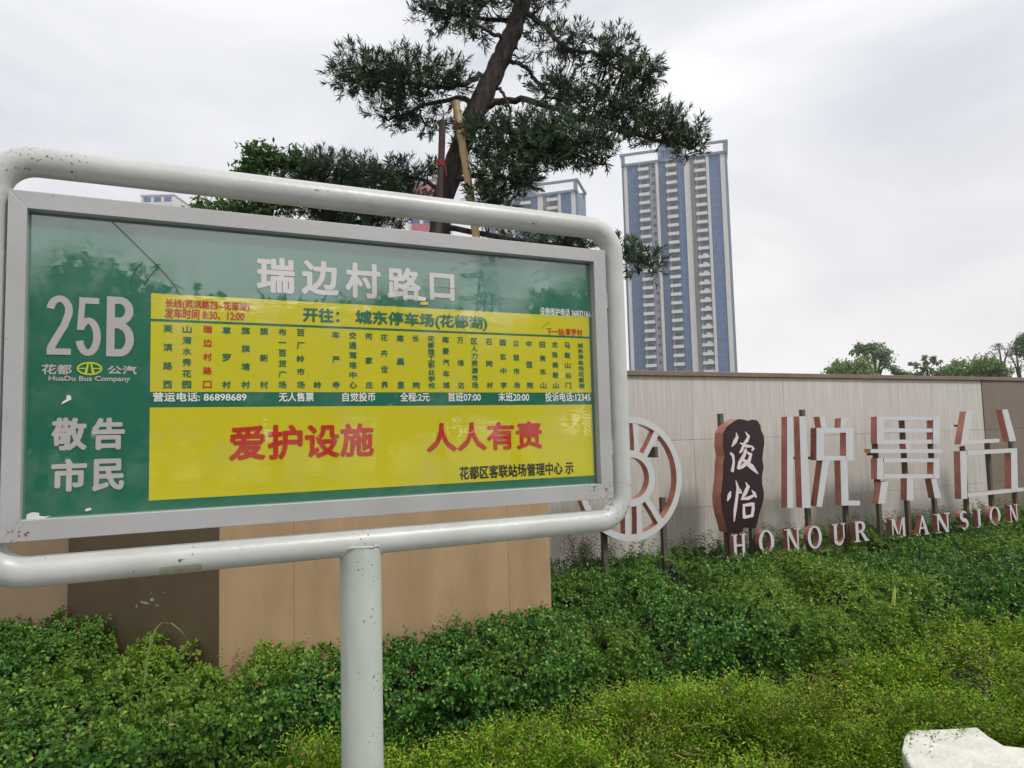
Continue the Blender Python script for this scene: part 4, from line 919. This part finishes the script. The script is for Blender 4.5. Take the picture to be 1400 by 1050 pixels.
def hh(x, y):      # hedge top
    m = np.abs(vnoise(x, y, .34, 1)-.5)*2; m2 = np.abs(vnoise(x+3, y, .15, 2)-.5)*2
    far_ = np.clip((y-5.0)/1.5, 0, 1)
    return .455-.075*far_-(.19-.07*far_)*np.maximum(0, 1-m*2.6)-.07*np.maximum(0, 1-m2*2)+.05*(vnoise(x, y, .7, 3)-.5)*2
def ch_(x, y):     # heather top
    a, b = toB(x, y); m = np.abs(vnoise(x, y, .3, 4)-.5)*2
    return (.315-.22*np.maximum(0, 1-m*2.4)+.05*(vnoise(x, y, .6, 5)-.5)*2+.03*(vnoise(x, y, .13, 6)-.5)*2)*np.clip(.45+b*1.2, .3, 1)*np.clip(.62+(yb(x)-y)*1.6, .62, 1)
STONE = np.array([ground(x, y, .24)[:2] for x, y in ((1236, 1000), (1243, 991), (1290, 990), (1335, 987), (1352, 1000), (1372, 1012), (1410, 1016), (1440, 1020), (1400, 1045), (1340, 1062), (1250, 1062), (1244, 1040), (1232, 1018))])
def in_poly(x, y, P, grow=0):
    c = P.mean(0); P = c+(P-c)*(1+grow); ins = np.zeros(x.shape, bool)
    for i in range(len(P)):
        x1, y1 = P[i]; x2, y2 = P[i-1]; cond = (y1 > y) != (y2 > y)
        with np.errstate(divide='ignore', invalid='ignore'): xx = (x2-x1)*(y-y1)/(y2-y1)+x1
        ins ^= cond & (x < xx)
    return ins
# dark earth and stems under the leaves
gx, gy = np.meshgrid(np.arange(-6, 10.01, .1), np.arange(.6, 12.01, .1)); ok = in_bed(gx, gy)
hed = gy > yb(gx)+.18; Z = np.where(hed, hh(gx, gy)-.16, np.where(gy > yb(gx)-.02, .1, ch_(gx, gy)-.14)); Z = np.where(ok, np.maximum(Z, .03), .02)
a_, b_ = toB(gx, gy); Z = np.where(b_ < .1, .01, Z); Z = np.where(in_poly(gx, gy, STONE, .15), .05, Z)
ny, nx = gx.shape; verts = np.stack([gx, gy, Z], -1).reshape(-1, 3); fs = []
oki = (b_ > -.03)
v = np.stack([gx-WF.o[0], gy-WF.o[1]], -1); oki &= (v@WF.n[:2]) < .1
for j in range(ny-1):
    for i in range(nx-1):
        if oki[j, i] and oki[j, i+1] and oki[j+1, i] and oki[j+1, i+1]:
            k = j*nx+i; fs.append((k, k+1, k+1+nx, k+nx))
bedo = MB().add(verts, fs).build('soil_bed', m_soil, None, smooth=True); bedo['kind'] = 'structure'

hedge_leaf = leaf_mat('hedge leaves', [(0, (.018, .062, .014)), (.45, (.045, .145, .026)), (.78, (.095, .235, .036)), (.95, (.18, .34, .05)), (1, (.36, .42, .08))], .2, .36, patch=(.7, (.20, .31, .03), .65), spec=.22)
heath_leaf = leaf_mat('heather leaves', [(0, (.035, .11, .008)), (.4, (.12, .25, .018)), (.85, (.26, .40, .028)), (.96, (.44, .48, .06)), (1, (.36, .20, .12))], .2, .6, patch=(1.5, (.15, .17, .03), .5), spec=.08)
def visible_area(n, y0, y1, xm):     # random ground points inside the camera's view, uniform in area
    x = RNG.uniform(-1, 1, n); y = np.sqrt(RNG.uniform(y0**2, y1**2, n)); return x*y*xm, y
def hedge_part(n, y0, y1, nl, lsz, side=False, shape='oval'):
    x, y = visible_area(n, y0, y1, .88)
    if side:     # the drop at the hedge's front edge
        xs = RNG.uniform(BP[0, 0], BP[-1, 0], n); x = xs; y = yb(xs)+RNG.uniform(-.03, .10, n)
    k = in_bed(x, y) & ((y > yb(x)) | side) ; x, y = x[k], y[k]; n = len(x)
    top = hh(x, y)
    if side: z = RNG.uniform(.2, 1, n)*top
    else: z = top-RNG.random(n)**1.6*.10+.02*(RNG.random(n) > .93)*RNG.random(n)*2.5
    e = .05; gxn = (hh(x+e, y)-hh(x-e, y))/(2*e); gyn = (hh(x, y+e)-hh(x, y-e))/(2*e)
    ax = norm(np.stack([-gxn, -gyn-(.8 if side else 0.), np.ones(n)*(.5 if side else 1.)], -1)+rnd_dirs(n)*.55)
    a1 = norm(np.cross(ax, rnd_dirs(n))); a2 = np.cross(ax, a1)
    az = (np.arange(nl)*2.399)[None]+RNG.random((n, 1))*6.28; ta = np.linspace(0, 1, nl)[None]+0*az
    rad = a1[:, None]*np.cos(az)[..., None]+a2[:, None]*np.sin(az)[..., None]
    P = np.stack([x, y, z], -1)[:, None]+ax[:, None]*(ta*.022)[..., None]
    D = rad*(1.1-.75*ta)[..., None]+ax[:, None]*(.25+.65*ta)[..., None]
    Nn = ax[:, None]+0*D; m_ = n*nl; ln = (lsz*RNG.uniform(.7, 1.2, (n, 1))*(1-.25*ta)).ravel()
    return P.reshape(m_, 3), D.reshape(m_, 3), Nn.reshape(m_, 3)+rnd_dirs(m_)*.25, ln
near = [hedge_part(29000, 1.6, 3.8, 7, .029), hedge_part(34000, 3.8, 5.6, 6, .030), hedge_part(15000, 0, 0, 7, .029, True)]
A = [np.concatenate(q) for q in zip(*near)]
print('hedge leaves', len(A[0]))
h1 = leaves('hedge_shrubs', A[0], A[1], A[2], A[3], A[3]*.56, hedge_leaf, None, 'oval')
tag(h1, 'dark green small leaved hedge filling the nearer bed', 'hedge', kind='stuff')
far = [hedge_part(46000, 5.6, 10.5, 5, .036)]
A = [np.concatenate(q) for q in zip(*far)]
h2 = leaves('hedge_shrubs', A[0], A[1], A[2], A[3], A[3]*.58, hedge_leaf, None, 'diamond')
tag(h2, 'lighter hedge at the foot of the letters, farther back', 'hedge', kind='stuff')
# taller shoots along the wall foot
def shoots(name, cnt, fn, hgt, label, material, lsz=.03):
    Ps, Ds = [], []
    for i in range(cnt):
        x, y = fn(); b = np.array([x, y, .25]); hgt_ = random.uniform(*hgt); d = norm(np.array([random.gauss(0, .25), random.gauss(0, .25), 1.]))
        for k in range(16):
            t = k/16; p = b+d*hgt_*(.3+.7*t); a = k*2.4; Ps.append(p); Ds.append([math.cos(a), math.sin(a), .5])
    P = np.array(Ps); D = np.array(Ds); n = len(P); ln = RNG.uniform(.7, 1.2, n)*lsz
    return tag(leaves(name, P, D, rnd_dirs(n)*.4+np.array([0, 0, 1]), ln, ln*.5, material), label, 'shrub', kind='stuff')
def wfoot():
    a = random.uniform(WF.hit(760, 740)[0], WF.hit(1390, 700)[0]); p = WF.pt(a, -random.uniform(.08, .4), 0); return p[0], p[1]
shoots('wall_foot_shrubs', 420, wfoot, (.12, .34), 'taller dark shoots along the foot of the grey wall', hedge_leaf, .036)
def redp():
    p = WF.pt(random.uniform(WF.hit(757, 740)[0], WF.hit(800, 740)[0]), -random.uniform(.15, .35), 0); return p[0], p[1]
shoots('reddish_shrub', 26, redp, (.28, .5), 'sparse reddish brown shrub at the foot of the grey wall behind the pipe corner', leaf_mat('reddish leaves', [(0, (.07, .035, .03)), (1, (.12, .05, .045))], .2), .03)
def bfoot():
    a = random.uniform(-.0, xe); p = BF.pt(a, -random.uniform(.05, .22), 0); return p[0], p[1]
shoots('brown_wall_shrubs', 90, bfoot, (.14, .30), 'leafy shoots against the foot of the brown wall block', hedge_leaf, .028)

# heather: arching sprigs with pairs of tiny leaves, in tufts
def heath(nt_, y0, y1, per, nl, L_, lsz, R_):
    x, y = visible_area(nt_, y0, y1, .88); k = in_bed(x, y) & (y <= yb(x)+.02) & ~in_poly(x, y, STONE, .0); x, y = x[k], y[k]; nt2 = len(x)
    x = np.repeat(x, per); y = np.repeat(y, per); n = len(x)
    th = RNG.random(n)*2*math.pi; rr = RNG.random(n)**.6; tl = np.repeat(rnd_dirs(nt2), per, 0)*.35
    out_ = np.stack([np.cos(th), np.sin(th), 0*th], -1)*(rr*1.15)[:, None]+tl*np.array([1, 1, 0])
    d0 = norm(out_+np.array([0, 0, .85])+rnd_dirs(n)*.22)
    bx_ = x+np.cos(th)*rr*R_*.35; by_ = y+np.sin(th)*rr*R_*.35
    z = ch_(x, y)-.15+.03*(1-rr)-RNG.random(n)*.03; Lr = L_*RNG.uniform(.6, 1.15, n)
    t = np.linspace(.22, 1, nl)[None]+0*x[:, None]
    bend = out_*.55+np.array([0, 0, -.28])
    C = np.stack([bx_, by_, z], -1)[:, None]+d0[:, None]*(t*Lr[:, None])[..., None]+bend[:, None]*((t**2)*Lr[:, None]*.5)[..., None]
    T_ = norm(d0[:, None]+bend[:, None]*(t*1.0)[..., None]); S = norm(np.cross(T_, np.array([0, 0, 1.])+rnd_dirs(n)[:, None]*.6)); sgn = np.where(np.arange(nl) % 2, 1, -1)[None, :, None]
    D = S*sgn*.75+T_*.8+rnd_dirs(n*nl).reshape(n, nl, 3)*.12; m_ = n*nl; ln = (lsz*RNG.uniform(.75, 1.2, (n, nl))*(1.2-.65*t)).ravel()
    return C.reshape(-1, 3), D.reshape(-1, 3), np.cross(S, T_).reshape(-1, 3)+rnd_dirs(m_)*.35, ln
hp = [heath(1500, 1.5, 3.3, 34, 13, .21, .034, .16), heath(1900, 3.3, 5.8, 26, 11, .21, .040, .18)]
A = [np.concatenate(q) for q in zip(*hp)]; print('heather leaves', len(A[0]))
h3 = leaves('heather_plants', A[0], A[1], A[2], A[3], A[3]*.30, heath_leaf, None, 'diamond'); tag(h3, 'yellow green feathery heather filling the front of the bed', 'ground cover', kind='stuff')
# mauve flowers
n = 5200; x, y = visible_area(n, 1.6, 5.2, .85); k = in_bed(x, y) & (y <= yb(x)) & (vnoise(x, y, .35, 8) > .55) & ~in_poly(x, y, STONE, .03); x, y = x[k], y[k]; n = len(x)
P = np.repeat(np.stack([x, y, ch_(x, y)+RNG.uniform(-.04, .035, n)], -1), 4, 0); D = rnd_dirs(len(P)); D[:, 2] = abs(D[:, 2])*.6
h4 = leaves('heather_flowers', P, D, np.array([0, 0, 1.])+rnd_dirs(len(P))*.4, .009, .007, leaf_mat('mauve petals', [(0, (.30, .14, .22)), (.6, (.36, .22, .24)), (1, (.35, .25, .17))], .3), None, 'diamond')
tag(h4, 'tiny mauve flowers scattered over the heather', 'flowers', kind='stuff')
# dry twigs showing through
tw = MB()
for i in range(700):
    x, y = visible_area(1, 1.7, 4.6, .8); x, y = float(x[0]), float(y[0])
    if not in_bed(np.array([x]), np.array([y]))[0] or y > yb(x): continue
    b = np.array([x, y, float(ch_(np.array(x), np.array(y)))-.06]); d = rnd_dirs(1)[0]; d[2] = abs(d[2])*.5+.12
    tw.tube([b, b+d*.07, b+d*.12+np.array([0, 0, .01])], [.0016, .0013, .0007], 4, False)
tag(tw.build('dry_twigs', mat('dry twig', (.17, .11, .075), .8)), 'dry brown twigs among the heather', 'twigs', kind='stuff')

n = 1500; x, y = visible_area(n, 1.7, 6.0, .85); k = in_bed(x, y); x, y = x[k], y[k]; n = len(x)
z = np.where(y > yb(x), hh(x, y)+.004, ch_(x, y)-.02); h5 = leaves('fallen_leaves', np.stack([x, y, z], -1), rnd_dirs(n)*np.array([1, 1, .3]), np.array([0, 0, 1.])+rnd_dirs(n)*.5, RNG.uniform(.02, .045, n), .016, leaf_mat('dry leaves', [(0, (.10, .055, .03)), (.6, (.22, .13, .05)), (1, (.38, .28, .09))], .1), None, 'oval', .5)
tag(h5, 'dry brown leaves fallen on hedge and heather', 'leaf litter', kind='stuff')
# arching weeds
def blade(mb, pts, w0, dep):
    P = [at(x, y, dep) for x, y in pts]; n = len(P); v = []; 
    for i, p in enumerate(P):
        w_ = w0*(1-(i/(n-1))**2)+.0006; v += [p+np.array([-w_, 0, 0]), p+np.array([0, -w_*.5, 0]), p+np.array([w_, 0, 0])]
    f = []
    for i in range(n-1): f += [(3*i, 3*i+1, 3*i+4, 3*i+3), (3*i+1, 3*i+2, 3*i+5, 3*i+4)]
    mb.add(v, f)
m_blade = mat('pale grass blade', (.16, .24, .05), .5)
mb = MB(); blade(mb, [(197, 935), (200, 905), (206, 878), (213, 860), (222, 851), (234, 852), (245, 860), (254, 870)], .006, 3.2); blade(mb, [(208, 940), (220, 928), (232, 920), (243, 914)], .006, 3.2)
tag(mb.build('grass_weed', m_blade), 'single arching grass blade rising from the hedge before the dark brown face', 'weed')
mb = MB(); blade(mb, [(1221, 830), (1222, 818), (1223, 808), (1224, 801)], .014, 4.3)
tag(mb.build('grass_weed', mat('yellow blade', (.35, .42, .06), .5)), 'short upright yellow blade in the hedge under the last letters', 'weed')
# pale flat stone in the corner
c = STONE.mean(0); n = len(STONE); top = [(p[0]-c[0], p[1]-c[1], .0) for p in STONE]
if sum(top[i][0]*top[(i+1) % n][1]-top[(i+1) % n][0]*top[i][1] for i in range(n)) < 0: top = top[::-1]
mb = MB().add(top+[(p[0], p[1], -.16) for p in top], [tuple(range(n)), tuple(range(n, 2*n))[::-1]]+[(i, n+i, n+(i+1) % n, (i+1) % n) for i in range(n)])
st_ = mb.build('flat_stone', m_kerb, None, bevel=.01, loc=(c[0], c[1], .222)); tag(st_, 'pale flat stone slab at the lower right corner beside the heather', 'stone')
# fallen leaves on pavement

# ================================================================== AIR
hz = MB().box(-420, 420, -160, 420, -1, 126)
hm = bpy.data.materials.new('thin haze'); hm.use_nodes = True; hn = hm.node_tree; hn.nodes.clear()
ho = hn.nodes.new('ShaderNodeOutputMaterial'); pv_ = hn.nodes.new('ShaderNodeVolumePrincipled'); pv_.inputs['Color'].default_value = (.93, .94, .97, 1); pv_.inputs['Density'].default_value = .0005
hn.links.new(pv_.outputs[0], ho.inputs['Volume'])
hob = hz.build('haze', hm); hob['kind'] = 'stuff'
